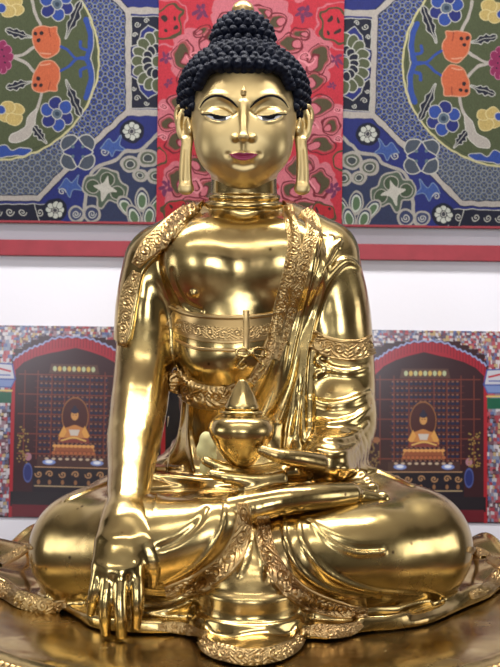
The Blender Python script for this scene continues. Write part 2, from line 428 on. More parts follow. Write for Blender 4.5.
# robe falling between the crossed shins
robe.chain(spline([P(250,538,-.335), P(250,560,-.345), P(250,580,-.35), P(250,598,-.345)],10), list(R(np.interp(np.linspace(0,3,10),range(4),[10, 20, 34, 46]),-.3)), 0.02)
def disc(c, rx, ry, hz, rnd):
    def f(p):
        q = p-c; rr = np.sqrt((q[:,0]/rx)**2+(q[:,1]/ry)**2); dr = (rr-1)*min(rx,ry); dz = np.abs(q[:,2])-hz
        return np.sqrt(np.maximum(dr,0)**2+np.maximum(dz,0)**2)+np.minimum(np.maximum(dr,dz),0)-rnd
    return f
for (py, y, rpx, dy, hz, k) in ((606,-.335,50,.085,.030,.014), (588,-.335,46,.080,.003,.006), (611,-.335,55,.095,.003,.006)):
    c = P(250, py, y); robe.fn(disc(c, R(rpx,y), dy, hz, .004), c-[.14,.14,.06], c+[.14,.14,.06], k)
# robe spread on the seat: outline with its lobes, traced on the plate plane
EDGE = [(-60,560),(-40,590),(0,596),(18,606),(45,612),(62,610),(76,617),(92,628),(125,633),(158,634),(182,634),(196,640),(200,652),(222,662),(250,665),(280,662),
        (300,650),(308,640),(332,640),(362,633),(395,630),(430,624),(462,610),(490,598),(505,588),(540,580),(560,560)]
E2 = [plate_pt(a, b)[:2] for a, b in spline(EDGE, 130)]
E2 = np.array([e for e in E2 if e[1] < .02] + [np.array([.575*math.sin(a), -.02-.575*math.cos(a)]) for a in np.radians(np.arange(100, 261, 8))])
E2[:,1] = np.maximum(E2[:,1], -2)
E2 = E2 * np.minimum(1, .578/np.maximum(np.hypot(E2[:,0], E2[:,1]+.02), 1e-6))[:,None]
def skirt(p):
    s = poly_sd(p[:,:2], E2)
    ang = np.arctan2(p[:,0], -p[:,1]-0.02)
    inward = np.clip(-s, 0, .3)
    top = PLATE_Z + 0.013 + 0.05*inward + 0.006*np.exp(-((s+.012)/.006)**2) + (0.003*np.sin(ang*23)+.003*np.sin(ang*11+1))*np.clip(inward/.05,0,1)
    out = np.clip(np.abs(p[:,0])-.36, 0, .2); top = top + out*(.12+.10*np.sin(ang*17))
    return smax(s, np.maximum(p[:,2]-top, PLATE_Z-.002-p[:,2]), .008)*0.8
robe.fn(skirt, [-.62,-.60,PLATE_Z-.01], [.62,.30,PLATE_Z+.07], .018)
LEGF = [([(238,497),(236,520),(226,547),(206,568),(178,583)], .0035, 'u', .006), ([(226,500),(222,525),(210,550),(190,570),(165,584)], .003, 'u', .006),
        ([(150,491),(180,489),(212,488),(236,489)], .006, 's', .008), ([(160,548),(178,540),(196,525),(206,508)], .003, 's', .010),
        ([(66,500),(100,486),(140,470),(180,468)], .004, 'u', .008),
        ([(100,598),(140,592),(170,592),(190,580)], .005, 'u', .010),
        ([(256,530),(262,555),(280,585),(320,602),(360,610)], .005, 'u', .006), ([(284,512),(286,540),(300,570),(330,590),(380,598)], .004, 'u', .006),
        ([(298,520),(304,545),(330,575),(370,590),(420,594)], .0035, 'u', .008),
        ([(310,520),(330,538),(356,548),(382,548)], .0035, 's', .012), ([(312,524),(332,543),(357,553),(384,552)], .003, 'u', .008),
        ([(300,612),(340,618),(390,618),(430,606)], .006, 'u', .010),
        ([(60,606),(90,616),(120,622),(160,622)], .005, 'u', .010),
        ([(250,545),(246,560),(240,575)], .004, 'u', .008), ([(262,548),(268,562),(266,580)], .004, 's', .008),
        ([(150,474),(190,480),(235,482)], .006, 'u', .012), ([(340,468),(372,470),(398,480),(412,486)], .005, 'u', .010),
        ([(196,598),(180,606),(160,612),(130,612)], .004, 'u', .008)]
both = lambda p: np.minimum(robe.ev(p), body.ev(p))
pend = folds(LEGF, robe.ev)
for a in pend: robe.chain(a[0], a[1], k=a[2], mode=a[3])

statue = thing('buddha_statue', 'large gilded seated Buddha statue with blue-black curled hair, right hand reaching down', 'statue', (0, -.02, PLATE_Z))
HB = 0.0028*QUAL
body.fn(lambda p: PLATE_Z+.0005-p[:,2], [-1,-1,0], [1,1,3], .001, 'i')
robe.fn(lambda p: PLATE_Z-.0005-p[:,2], [-1,-1,0], [1,1,3], .001, 'i')
lo, hi = body.bounds(); V, Q = mesh_field(body.ev, lo, hi, HB)
BV, BQ = V, Q
o_body = mesh_np('body', V, Q, GOLD, statue)
lo, hi = robe.bounds(); V, Q = mesh_field(robe.ev, lo, hi, HB)
RV, RQ = V, Q
o_robe = mesh_np('robe', V, Q, GOLD, statue); 
o_robe['label'] = 'polished gold robe over the left shoulder, legs and seat'
print('body', len(BV), 'robe', len(RV), flush=True)

# ---------------------------------------------------------------- head
head = Field()
head.ell(P(244,105,.012), (R(52), .116, R(58)), 0.02)
head.ell(P(244,128,-.028), (R(50), .088, R(50)), 0.03)
head.ell(P(243.5,150,-.035), (R(40,-.03), .078, R(37,-.03)), 0.03)
head.ell(P(244,174,-.072), (R(17,-.1), .030, R(12,-.1)), 0.035)
head.ell(P(216,145,-.075), (R(16,-.1), .028, R(22,-.1)), 0.04)
head.ell(P(271,145,-.075), (R(16,-.1), .028, R(22,-.1)), 0.04)
head.chain([P(244,170,.005), P(244,200,.005)], [R(33), R(32)], 0.012)
def hs(px, py, off=0.0):
    a = trace(head.ev, [px], [py])[0][0]; v = a-CAM; v /= np.linalg.norm(v); return a - v*off
def M(x): return 488-x
# eye sockets and brow ridges
so = [(hs(x, 108, .004)) for x in (220, 268)]
for c in so: head.ell(c, (R(17,-.1), .0105, R(9,-.1)), 0.014, mode='s')
BRW = [(200,107),(205,100),(213,95.5),(222,95.5),(231,99.5),(238,106)]
for mir in (0, 1):
    q = spline([(M(x) if mir else x, y) for x, y in BRW], 18)
    head.chain([hs(x, y, -.003) for x, y in q], .0045, .008)
# nose
head.chain([hs(243.5,103,-.001), hs(243.5,115,.005), hs(243.5,128,.012), hs(243.5,136,.014)], [.0052,.0058,.0072,.0095], .009)
head.ell(hs(243.5,137,.006), (.0105,.011,.0085), .006)
for x in (235.5, 251.5): head.ell(hs(x,138,.001), (.0072,.009,.0066), .005)
for x in (238.5, 248.5): head.ell(hs(243.5,142.0,.0) + np.array([R(x-243.5,-.12),-.006,-.001]), (.0030,.006,.0022), .003, mode='s')
# eyelids: a rounded ball with the heavy upper lid lowered over it
LIDS = []
for x in (219.5, 268.5):
    c = hs(x,115,-.010); head.ell(c, (R(15.5,-.1), .0165, R(8.5,-.1)), .006)
    s_ = -1 if x < 244 else 1
up = [(203.5,114.0),(209,113.2),(216,116.3),(224,117.0),(231.5,115.6)]
for mir in (0,1):
    q = spline([(M(a), b) if mir else (a, b) for a, b in up], 16)
    head.chain([hs(a, b-.8, -.0004) for a, b in q], .0017, .0035)
    low = spline([(M(a), b) if mir else (a, b) for a, b in [(205,117),(213,121),(222,122),(230,118.5)]], 14)
    head.chain([hs(a, b, .0004) for a, b in low], .0013, .004)
    crease = spline([(M(a), b) if mir else (a, b) for a, b in [(203,110),(210,106.5),(220,106),(229,109),(234,113)]], 16)
    head.chain([hs(a, b, .001) for a, b in crease], .0013, .006, 's')
    cr2 = spline([(M(a), b) if mir else (a, b) for a, b in [(232,139),(229,144),(226,149)]], 8)
# mouth
head.ell(hs(243.5,157,-.010), (R(19,-.1), .0125, R(12,-.1)), .018)
head.chain([hs(243.5,144.5,.0006), hs(243.5,150,.0006)], .0018, .006, 's')
UL = spline([(229,154.2),(235,153.4),(240,152.6),(243.5,153.4),(247,152.6),(252,153.4),(258,154.2)], 24)
LL = spline([(231.5,156.2),(237,159.2),(243.5,160.2),(250,159.2),(255.5,156.2)], 24)
head.chain([hs(a, b+.6, .0005) for a, b in UL], list(.0010+.0013*np.sin(np.linspace(0,np.pi,24))), .004)
head.chain([hs(a, b-.8, .0002) for a, b in LL], list(.0008+.0020*np.sin(np.linspace(0,np.pi,24))), .004)
ML = spline([(228.5,154.6),(236,155.4),(243.5,156.2),(251,155.4),(258.5,154.6)], 24)
head.chain([hs(a, b, .0008) for a, b in ML], .0009, .002, 's')
for x in (227.6, 259.4): head.ell(hs(x,154.6,.0015), (.0022,.003,.0022), .008, mode='s')
head.chain([hs(a, b, .001) for a, b in spline([(235,164.5),(243.5,166),(252,164.5)], 10)], .0016, .012, 's')
head.ell(hs(243.5,92.5,-.0012), (.0040,.002,.0060), .002)
# long-lobed ears
def ear(name, s):
    e = Field()
    def X(dx, py, y): return P(244 + s*((dx-56)*1.12+57.5), py, y-.004)
    # outline: helix from the temple round to the lobe
    hel = spline([X(52,112,-.012), X(56,106.5,-.002), X(62,106.5,.008), X(65,113,.012), X(64,124,.008), X(60.5,135,.000), X(57,144,-.006)], 30)
    e.chain(hel, list(np.interp(np.linspace(0,1,30), [0,.3,.7,1], [.004,.0050,.0048,.0040])), .006)
    e.ell(X(58,123,.004), (R(8.5), .007, R(17)), .006, rot=(0, -s*8, -s*25))
    e.chain(spline([X(54,128,-.008), X(54.5,120,-.008), X(57.5,115,-.002)], 10), [.0030]*10, .004)
    e.ell(X(52.5,131,-.012), (.005,.006,.008), .004)
    e.ell(X(57.5,122,-.005), (R(3.4), .006, R(9)), .004, mode='s')
    lob = spline([X(55,140,-.008), X(56.5,155,-.010), X(57,172,-.012), X(56.5,186,-.013)], 14)
    for w, r in ((-4.2,.0042),(4.2,.0046),(0,.0034)):
        e.chain([q + np.array([s*R(w*(0.75+.3*i/13)), .001, 0]) for i, q in enumerate(lob)], [r]*14, .006)
    e.ell(X(56.5,189,-.013), (R(8), .0066, R(6)), .006)
    e.chain([X(56.5,150,-.0150), X(57.2,180,-.0175)], .0022, .003, 's')
    e.chain([X(52,126,.0), X(55,150,.0)], [.012,.005], .008)
    lo, hi = e.bounds(); V, Q = mesh_field(e.ev, lo, hi, .0014*QUAL)
    return mesh_np(name, V, Q, FACE, o_head)
head.fn(lambda p: PLATE_Z*0 + (P(244,196,0)[2]-p[:,2]), [-.2,-.2,0], [.2,.2,4], .004, 'i')
lo, hi = head.bounds(); lo[2] = P(244,199,0)[2]; V, Q = mesh_field(head.ev, lo, hi, .0016*QUAL)
o_head = mesh_np('head', V, Q, FACE, statue); o_head['label'] = 'serene matt gold painted face and neck'
HV, HQ = V, Q
print('head', len(V), flush=True)
o_e = ear('ear', -1); ear('ear', 1)
# painted features laid on the modelled face
hb = BVHTree.FromPolygons([tuple(v) for v in HV], [tuple(q) for q in HQ])
def proj(px, py, bvh, dep=None):
    v = Vector(px_dir(px, py)); h = bvh.ray_cast(Vector(CAM), v)
    if h[0] is None: return None, None
    n = h[1]
    if n.dot(v) > 0: n = -n
    return np.array(h[0]), np.array(n)
def patch(name, top, bot, mat, off=.0006, nu=40, nv=10, parent=None):
    """painted area between an upper and a lower curve"""
    T = spline(top, nu); B = spline(bot, nu); V = []
    for j in range(nv+1):
        for i in range(nu):
            q = T[i]*(1-j/nv)+B[i]*(j/nv); a, n = proj(q[0], q[1], hb)
            V.append(a + n*off)
    Q = [(j*nu+i, j*nu+i+1, (j+1)*nu+i+1, (j+1)*nu+i) for j in range(nv) for i in range(nu-1)]
    return mesh_np(name, V, [q[::-1] for q in Q], mat, parent or o_head)
for mir in (0, 1):
    mm = lambda L: [(M(a), b) if mir else (a, b) for a, b in L]
    eye = patch('eye', mm([(206,115.4),(211,114.6),(218,116.4),(225,117),(231.5,116.2)]), mm([(206,115.6),(212,119.2),(219,121.0),(226,120.2),(231.5,116.6)]), WHITE, .0013)
    eye['label'] = 'white of a half-closed eye'
    patch('iris', mm([(213,115.2),(217,116.0),(222,116.8),(226.5,117)]), mm([(214.0,119.4),(218,120.6),(222,120.8),(226,120.0)]), BLACK, .0019, 16, 6)
    patch('eyelid_line', mm([(201.5,113.6),(206,114.0),(211,113.6),(218,115.4),(225,116.0),(232.5,115.4)]), mm([(201.5,114.2),(206,115.9),(211,115.4),(218,117.4),(225,117.8),(232.5,116.4)]), BLACK, .0026, 40, 3)
    patch('eyebrow', mm([(199.6,107.6),(204,100.3),(211.5,95.6),(221,95.0),(231,99.2),(238.4,107)]), mm([(200.0,108.2),(205,101.8),(212.4,97.6),(221,97.2),(230.0,101.4),(237.6,107.9)]), BLACK, .0008, 44, 3)
lips = patch('lips', list(UL[::3])+[UL[-1]], list(spline([(229,154.6),(235,158.2),(243.5,160.4),(252,158.2),(258,154.6)], 9)), LIP, .0005, 48, 14)
lips['label'] = 'painted magenta lips'
u = Field(); c = proj(243.5, 93, hb)[0]
u.ell(c, (.0058,.0036,.0068), .003); u.chain([c+[0,-.0005,.004], c+[0,.0008,.0135]], [.0040,.0009], .003)
lo, hi = u.bounds(); V, Q = mesh_field(u.ev, lo, hi, .0009)
mesh_np('forehead_mark', V, Q, GOLDR, o_head)
# hair: cap and top-knot with rows of snail curls
hair = Field()
hair.ell(P(244,93,.020), (R(59), .128, R(45)), 0.02)
hair.ell(P(244,100,.040), (R(60), .105, R(44)), 0.02)
hair.ell(P(243,42,.022), (R(28), .058, R(25)), 0.016)
base_ops = list(hair.ops)
smooth_f = Field(); smooth_f.ops = base_ops; smooth_hair = smooth_f.ev
def curl(c, n, r, a):
    """a small ball with a shell groove winding round its tip"""
    n = n/np.linalg.norm(n); t = np.cross(n, [0,0,1.0]); t /= (np.linalg.norm(t)+1e-9); b = np.cross(n, t)
    return c, n, t, b, r, a
CUR = []
lim_z = P(244,118,0)[2]
rows = 0
hc = P(244,92,.030)
# rows by polar angle from the top-knot down over the cap
def shoot(o, d):
    t = .30
    p = o + d*t
    for i in range(60):
        dd = smooth_hair(p[None])[0]; t -= min(dd, .05)*.8; p = o + d*t
        if t < 0: return None
    return p
def nrm(p):
    e = .002; I = np.eye(3)*e
    g = np.array([smooth_hair((p+i)[None])[0]-smooth_hair((p-i)[None])[0] for i in I]); return g/np.linalg.norm(g) if np.linalg.norm(g) > 1e-3 else (p-hc)/np.linalg.norm(p-hc)
kc = P(243,44,.022)
for o, angs, r in ((kc, np.radians(np.arange(22, 100, 14.5)), .0088), (hc, np.radians(np.arange(30, 118, 7.6)), .0098)):
    for k, th in enumerate(angs):
        rad = .30*math.sin(th)
        ring = []
        m = 240; pts = []
        for i in range(0, m, 6):
            ph = 2*math.pi*i/m; d = np.array([math.sin(th)*math.sin(ph), -math.sin(th)*math.cos(ph), math.cos(th)])
            p = shoot(o, d)
            if p is not None: pts.append(p)
        if len(pts) < 5: continue
        pts = np.array(pts+[pts[0]]); seg = np.linalg.norm(np.diff(pts, axis=0), axis=1); L = np.concatenate([[0], np.cumsum(seg)])
        cnt = max(6, int(round(L[-1]/(2*r*1.02))))
        for j in range(cnt):
            s_ = (j+.5*(k%2))/cnt*L[-1]; CUR.append((np.array([np.interp(s_, L, pts[:,x]) for x in range(3)]), r))
keep = []
hfront = P(244,71,0)[2]
for c, r in CUR:
    x = c[0]-P(244,90,0)[0]
    line = P(244,71,-.09)[2] - (.0 if abs(x) < .086 else (abs(x)-.086)*3)   # hairline drops at the temples
    if c[1] < -.02 and c[2] < line: continue
    if abs(c[1]+.005) >= 0 and c[2] < P(244,116,0)[2]: continue
    if c[1] > .10: 
        if c[2] < P(244,150,0)[2]: continue
    if any(np.linalg.norm(c-q) < r*1.45 for q, _ in keep): continue
    keep.append((c, r))
for q in spline([(199,86),(206,72),(222,64),(244,62),(266,64),(282,72),(289,86)], 19):
    pp, _ok = trace(hair.ev, [q[0]], [q[1]]); keep.append((pp[0], .0098)) if _ok[0] else None
# a front row that follows the hairline
for q in spline([(191,106),(191,90),(194,78),(206,71),(226,69.5),(244,69.5),(262,69.5),(282,71),(294,78),(297,90),(297,106)], 27):
    a, n = proj(min(max(q[0],193.5),294.5), q[1], hb)
    if a is not None: keep.append((a - n*.002, .0090))
print('curls', len(keep), flush=True)
hair.fn(lambda p: .3*(-(p[:,2]-P(244,71,-.09)[2]) - np.where(np.abs(p[:,0]-P(244,90,0)[0]) < .09, 0, (np.abs(p[:,0]-P(244,90,0)[0])-.09)*4) - np.clip((p[:,1]+.035)*3, 0, 9)), [-.2,-.2,0],[.2,.2,4], .006, 'i')
for c, r in keep:
    n = nrm(c); t = np.cross(n, [0,0,1.0]); t /= (np.linalg.norm(t)+1e-9); b = np.cross(t, n)
    def f(p, c=c, n=n, t=t, b=b, r=r):
        q = p-c-n*r*.15; h = q@n; u_ = q@t; w = q@b; rho = np.sqrt(u_*u_+w*w); ang = np.arctan2(w, u_)
        d = np.sqrt(rho**2+(h*.72)**2) - r*(1.02 - .10*np.clip(np.cos(rho/r*7.5 - ang), -.3, 1))
        return d*.85
    hair.fn(f, c-r*1.5, c+r*1.5, .0015)
lo, hi = hair.bounds(); V, Q = mesh_field(hair.ev, lo, hi, .0019*QUAL)
print('hair', len(V), flush=True)
o_hair = mesh_np('hair', V, Q, HAIR, statue); o_hair['label'] = 'blue-black rows of tight snail curls rising to a top-knot'
kz = P(243,14,.02)
kn = lathe('topknot_finial', [(r_*1.22, z_) for r_, z_ in [(.0001,.026),(.008,.0245),(.015,.019),(.0185,.011),(.019,.005),(.0165,0),(.021,-.004),(.0225,-.008),(.020,-.012),(.0001,-.013)]], kz, GOLDR, statue, 48)
kn['label'] = 'gold finial on the top-knot'

# ---------------------------------------------------------------- engraved borders, belt, sash bow
AV = np.vstack([RV, BV]); AQ = np.vstack([RQ, BQ+len(RV)])
AV_T = [tuple(v) for v in AV]
ab = BVHTree.FromPolygons(AV_T, [tuple(q) for q in AQ.tolist()])
rb = BVHTree.FromPolygons([tuple(v) for v in RV], [tuple(q) for q in RQ.tolist()])
def scrolls(U, Vv, W):
    """vine scroll: alternating spirals with leaves; U along in units of the width, Vv across -1..1"""
    cell = np.floor(U/1.15); cu = (cell+.5)*1.15; sg = np.where(cell % 2 == 0, 1, -1)
    x = (U-cu)*2; y = (Vv - .12*sg)
    r = np.sqrt(x*x+y*y); a = np.arctan2(y, x)*sg
    sp = .5+.5*np.cos(r*11.0 - a + 1.0)
    h = np.where(r < .78, sp, .5+.5*np.cos((x*3+y*5*sg)*2.6))
    return h
def ribbon(name, curve, width, parent, bvh=None, n_u=None, relief='scroll', amp=.0034, lift=.002, sm=6, mat=None, rim=.16, back=.004, step=1.0):
    """an engraved strip lying on the figure: its centre line and width follow the body's surface"""
    bvh = bvh or ab
    c = spline(curve, 300); L = np.concatenate([[0], np.cumsum(np.linalg.norm(np.diff(c, axis=0), axis=1))])
    nu = int(L[-1]/(.5*step)*max(QUAL**-1, .5)); nv = max(14, int(np.max(width)*1.7/step))
    t = np.linspace(0, L[-1], nu); c = np.stack([np.interp(t, L, c[:,i]) for i in (0,1)], 1)
    d = np.gradient(c, axis=0); d /= np.linalg.norm(d, axis=1)[:,None]; nn = np.stack([-d[:,1], d[:,0]], 1)
    w = np.interp(np.linspace(0,1,nu), np.linspace(0,1,len(width)), width) if hasattr(width, '__len__') else np.full(nu, width)
    vv = np.linspace(-1, 1, nv)
    A = np.full((nu, nv, 3), np.nan); Nn = np.zeros((nu, nv, 3))
    for i in range(nu):
        for j in range(nv):
            q = c[i]+nn[i]*vv[j]*w[i]/2; a, n = proj(q[0], q[1], bvh)
            if a is not None: A[i,j] = a; Nn[i,j] = n
    dep = A[:,:,1]; med = np.nanmedian(dep, axis=1); med = np.where(np.isnan(med), np.nanmedian(med), med)
    # rays that pass the silhouette, or drop far behind, wrap round onto the nearest surface
    for i in range(nu):
        for j in range(nv):
            if np.isnan(A[i,j,0]) or abs(A[i,j,1]-med[i]) > .055:
                q = c[i]+nn[i]*vv[j]*w[i]/2; pt = P(q[0], q[1], med[i])
                loc, n, _, _ = bvh.find_nearest(Vector(pt)); A[i,j] = np.array(loc); Nn[i,j] = np.array(n)
    for _ in range(sm):
        B = A.copy(); B[1:-1] = (A[:-2]+A[1:-1]*2+A[2:])/4; B[:,1:-1] = (B[:,:-2]+B[:,1:-1]*2+B[:,2:])/4; A = B
        B = Nn.copy(); B[1:-1] = (Nn[:-2]+Nn[1:-1]+Nn[2:])/3; B[:,1:-1] = (B[:,:-2]+B[:,1:-1]+B[:,2:])/3; Nn = B
    gu = np.gradient(A, axis=0); gv = np.gradient(A, axis=1); G = np.cross(gu, gv); G /= (np.linalg.norm(G, axis=2)[:,:,None]+1e-12)
    G *= np.sign((G*Nn).sum(2))[:,:,None]+1e-9
    wm = (w*.00175)[:,None]; dist = np.concatenate([[0], np.cumsum(np.linalg.norm(np.diff(A[:,nv//2], axis=0), axis=1))])[:,None]
    VV = np.repeat(vv[None], nu, 0); UU = np.repeat(dist/np.mean(wm), nv, 1)
    if relief == 'scroll': h = scrolls(UU, VV/(1-rim*1.2), 1)
    elif relief == 'plain': h = np.sqrt(np.clip(1-(VV)**2, 0, 1))
    elif relief == 'cords': h = np.abs(np.cos(VV*np.pi*1.5))
    elif relief == 'dots': h = np.clip(1-((((UU*1.0) % 1)-.5)**2*4+VV**2), 0, 1)
    if relief == 'scroll':
        rimm = np.clip(1-np.abs(np.abs(VV)-(1-rim/2))/(rim/2), 0, 1)
        inside = np.abs(VV) < 1-rim
        h = np.where(inside, h*.85*np.clip((1-rim-np.abs(VV))/.08, 0, 1), rimm**.5*1.15)
    H = lift + amp*h
    H[:, 0] = -back; H[:, -1] = -back; H[0] = -back; H[-1] = -back
    V = (A + G*H[:,:,None]).reshape(-1, 3)
    idx = np.arange(nu*nv).reshape(nu, nv); Q = np.stack([idx[:-1,:-1], idx[1:,:-1], idx[1:,1:], idx[:-1,1:]], -1).reshape(-1, 4)
    n0 = np.cross(V[Q[:,1]]-V[Q[:,0]], V[Q[:,3]]-V[Q[:,0]]).sum(0)
    if (n0*(Nn.reshape(-1,3).sum(0))).sum() < 0: Q = Q[:, ::-1]
    return mesh_np(name, V, Q, mat or GOLDR, parent)
# borders of the robe
b1 = ribbon('robe_border', [(287,206),(290,222),(294,244),(289,275),(281,306),(273,338),(263,364),(251,383)], [9,13,15,14,14,13,12,9], statue)
b1['label'] = 'engraved inner border running from the neck down the chest'
b2 = ribbon('robe_border', [(304,210),(313,226),(308,248),(301,275),(292,306),(284,336),(276,360)], [10,15,14,13,11,9,6], statue)
b2['label'] = 'engraved outer border below the left shoulder'
b3 = ribbon('robe_border', [(175,371),(179,382),(188,391),(203,397),(222,397),(238,388)], [12,17,21,22,18,11], statue)
b3['label'] = 'engraved border curving under the belly'
b4 = ribbon('robe_border', [(196,205),(180,219),(163,236),(146,252),(136,266)], [9,16,20,19,8], statue)
b4['label'] = 'engraved border over the right shoulder'
b5 = ribbon('robe_border', [(138,272),(131,290),(127,310),(125,328),(123,345)], [9,15,14,12,7], statue)
b5['label'] = 'narrow engraved border down the outside of the right arm'
ab5 = ribbon('sleeve_band', [(313,340),(325,347),(341,351),(358,351),(371,345)], [17,18,19,19,18], statue, lift=.004)
ribbon('sleeve_band_edge', [(314,331),(326,337),(342,341),(358,341),(371,336)], [3,3.5,3.5,3], statue, relief='plain', amp=.002)
ribbon('robe_border', [(243,503),(244,520),(240,540),(229,560),(212,575),(192,586),(165,592)], [12,18,21,22,22,19,10], statue)['label'] = 'engraved hem across the right shin'
ribbon('robe_border', [(263,516),(266,545),(277,570),(294,590),(316,603),(345,611),(368,613)], [12,17,20,21,20,17,9], statue)['label'] = 'engraved hem across the left shin'
# hems of the skirt spread on the seat
ribbon('skirt_border', [(-22,583),(0,589),(22,600),(48,606),(66,604)], [12,15,17,15,8], statue, bvh=rb, sm=3, back=.001)
ribbon('skirt_border', [(158,627),(180,628),(196,632),(206,637)], [7,10,10,6], statue, bvh=rb, sm=3, back=.001)
ribbon('skirt_border', [(202,640),(210,648),(228,654),(250,657),(274,654),(292,646),(300,637)], [9,13,14,14,14,13,9], statue, bvh=rb, sm=3, back=.001)
ribbon('skirt_border', [(302,632),(316,631),(332,632),(350,629),(362,624)], [7,11,12,11,6], statue, bvh=rb, sm=3, back=.001)
ribbon('skirt_border', [(470,596),(486,588),(500,578),(516,572)], [7,11,13,9], statue, bvh=rb, sm=3, back=.001)
ribbon('skirt_border', [(-14,570),(4,561),(18,553),(31,546)], [8,9,9,6], statue, bvh=rb, sm=3, back=.001)
ribbon('skirt_border', [(468,549),(480,553),(492,560),(508,571)], [6,9,9,8], statue, bvh=rb, sm=3, back=.001)
# belt across the waist
belt = ribbon('belt', [(171,315),(190,326),(220,331),(250,330),(268,327),(281,321)], [24,25,26,26,25,22], statue, relief='plain', amp=.001, lift=.002)
ribbon('belt_ornament', [(177,323),(195,330),(220,334),(243,334),(262,331),(278,326)], [10,13,14,14,13,11], belt, lift=.0045, amp=.0022)
ribbon('belt_cord', [(170,306),(190,314),(215,317),(245,317),(266,315),(282,311)], [4,5,5.5,5.5,5,4], belt, relief='plain', lift=.004, amp=.003)
ribbon('belt_cord', [(176,340),(195,348),(222,350),(248,350),(268,347)], [3,4,4,4,3], belt, relief='plain', lift=.0015, amp=.0025)
ribbon('belt_strap', [(246,310),(246,330),(246,350)], [7,7,7], belt, relief='plain', lift=.0055, amp=.002)
# bow knot under the belt
bow = Field()
def sb(px, py, off): 
    a, n = proj(px, py, ab); v = a-CAM; v /= np.linalg.norm(v); return a - v*off
def loop(pts, r, k=.002): 
    bow.chain([sb(x, y, o) for x, y, o in spline([(a, b, .006) if len(q) == 2 else q for q in pts for a, b in [q[:2]]], 22)], r, k)
loop([(251,352),(244,348),(237,350),(238,355),(245,356),(251,353)], .0027)
loop([(251,352),(257,348),(265,350),(265,356),(258,356),(251,353)], .0027)
loop([(249,354),(243,360),(238,367),(242,369),(246,366)], .0027)
loop([(253,354),(259,361),(264,366),(259,372)], .0027)
bow.ell(sb(251,353,.0075), (.0062,.005,.0052), .003)
lo, hi = bow.bounds(); V, Q = mesh_field(bow.ev, lo, hi, .0011)
mesh_np('sash_bow', V, Q, GOLD, statue)
# ---------------------------------------------------------------- the bowl in the lap hand
bc = P(241,463,-.285); bc[2] += .000
q1 = .00170
def BZ(py): return P(241,py,-.285)[2]-bc[2]
prof = [(.0001,BZ(466)),(.016,BZ(466)),(.022,BZ(464)),(.033,BZ(456)),(.044,BZ(446)),(.0525,BZ(437)),(.0555,BZ(431)),(.0550,BZ(426)),(.0505,BZ(420)),(.0430,BZ(416.5)),
        (.0345,BZ(415)),(.0365,BZ(413)),(.0375,BZ(411.5)),(.0350,BZ(410)),(.030,BZ(410.5)),(.029,BZ(414)),(.0001,BZ(414))]
def smooth_prof(p, n=80):
    return spline(p, n)
bowl = thing('alms_bowl', 'round gold alms bowl with pointed lid, resting on the palm in the lap', 'bowl', bc)
lathe('bowl_body', smooth_prof(prof), bc, GOLD, bowl, 96)
lp = [(.0001,BZ(379)),(.0055,BZ(379.8)),(.0090,BZ(383)),(.0150,BZ(389)),(.0205,BZ(395)),(.0250,BZ(400)),(.0285,BZ(404)),(.0300,BZ(407)),(.0285,BZ(409.5)),(.0270,BZ(411)),(.0260,BZ(413)),(.0001,BZ(413))]
lathe('lid', spline(lp, 60), bc, GOLD, bowl, 96, mod=lambda a, z: 1+.07*math.cos(a*5+.6)*max(0, min(1, (z-BZ(404))/.02))*max(0, min(1, (BZ(380)-z)/.01)))
# crumpled pale cloth tucked behind the bowl
cl = Field()
for (x, y, r) in ((206,440,6),(203,450,6),(209,458,7),(205,468,5),(211,446,5),(213,468,5)):
    c = P(x, y, -.215); cl.ell(c, (R(r), .010, R(r*1.25)), .006)
cl.fn(lambda p: .0022*np.sin(p[:,0]*420)*np.sin(p[:,2]*360+1.5)+.0012*np.sin(p[:,0]*900+p[:,2]*700), P(190,430,-.25), P(225,480,-.18), 0, 'add')
lo, hi = cl.bounds(); V, Q = mesh_field(cl.ev, lo, hi, .0018)
clo = mesh_np('offering_cloth', V, Q, mat_simple('pale_yellow_silk', (.55,.50,.24), .8), None)
clo['label'] = 'crumpled pale yellow-green cloth tucked behind the gold bowl'; clo['category'] = 'cloth'

# ---------------------------------------------------------------- seat
seat_c = (0, -.022, 0)
SEAT_R = .600
ped = thing('statue_pedestal', 'round gilded pedestal with pearl beaded rim under the statue', 'pedestal', (0, -.022, PLATE_Z-.195))
sz = PLATE_Z
prof = [(.0001,sz-.003),(.30,sz-.003),(.50,sz-.003),(SEAT_R-.045,sz-.003),(SEAT_R-.035,sz-.006),(SEAT_R-.026,sz-.004),(SEAT_R-.018,sz-.010),(SEAT_R+.004,sz-.016)]
pt = lathe('seat_top', prof, (0,-.022,0), GOLD, ped, 160)
RED = mat_simple('dark_red_lacquer', (.11,.010,.014), .35, noise=(6, (.07,.006,.010)))
prof = [(SEAT_R+.004,sz-.0155),(SEAT_R+.006,sz-.030),(SEAT_R-.02,sz-.036),(SEAT_R-.05,sz-.06),(SEAT_R-.07,sz-.10),(SEAT_R-.05,sz-.14),(SEAT_R,sz-.17),(SEAT_R+.01,sz-.195),(.0001,sz-.195)]
lathe('seat_body', prof, (0,-.022,0), RED, ped, 160)
bm = bmesh.new(); bmesh.ops.create_uvsphere(bm, u_segments=14, v_segments=9, radius=.0088)
bead = None
for ang in list(np.radians(np.arange(195, 254, 1.18)))+list(np.radians(np.arange(286, 345, 1.18))):
    x = math.cos(ang)*(SEAT_R-.001); y = -.022+math.sin(ang)*(SEAT_R-.001)
    if bead is None:
        bead = from_bm('pearl_bead', bm, GOLDR, None); b = bead
    else:
        b = bead.copy(); C.objects.link(b)
    b.parent = None; b.location = (x, y, sz-.012); setpar(b, ped)
bm = bmesh.new()
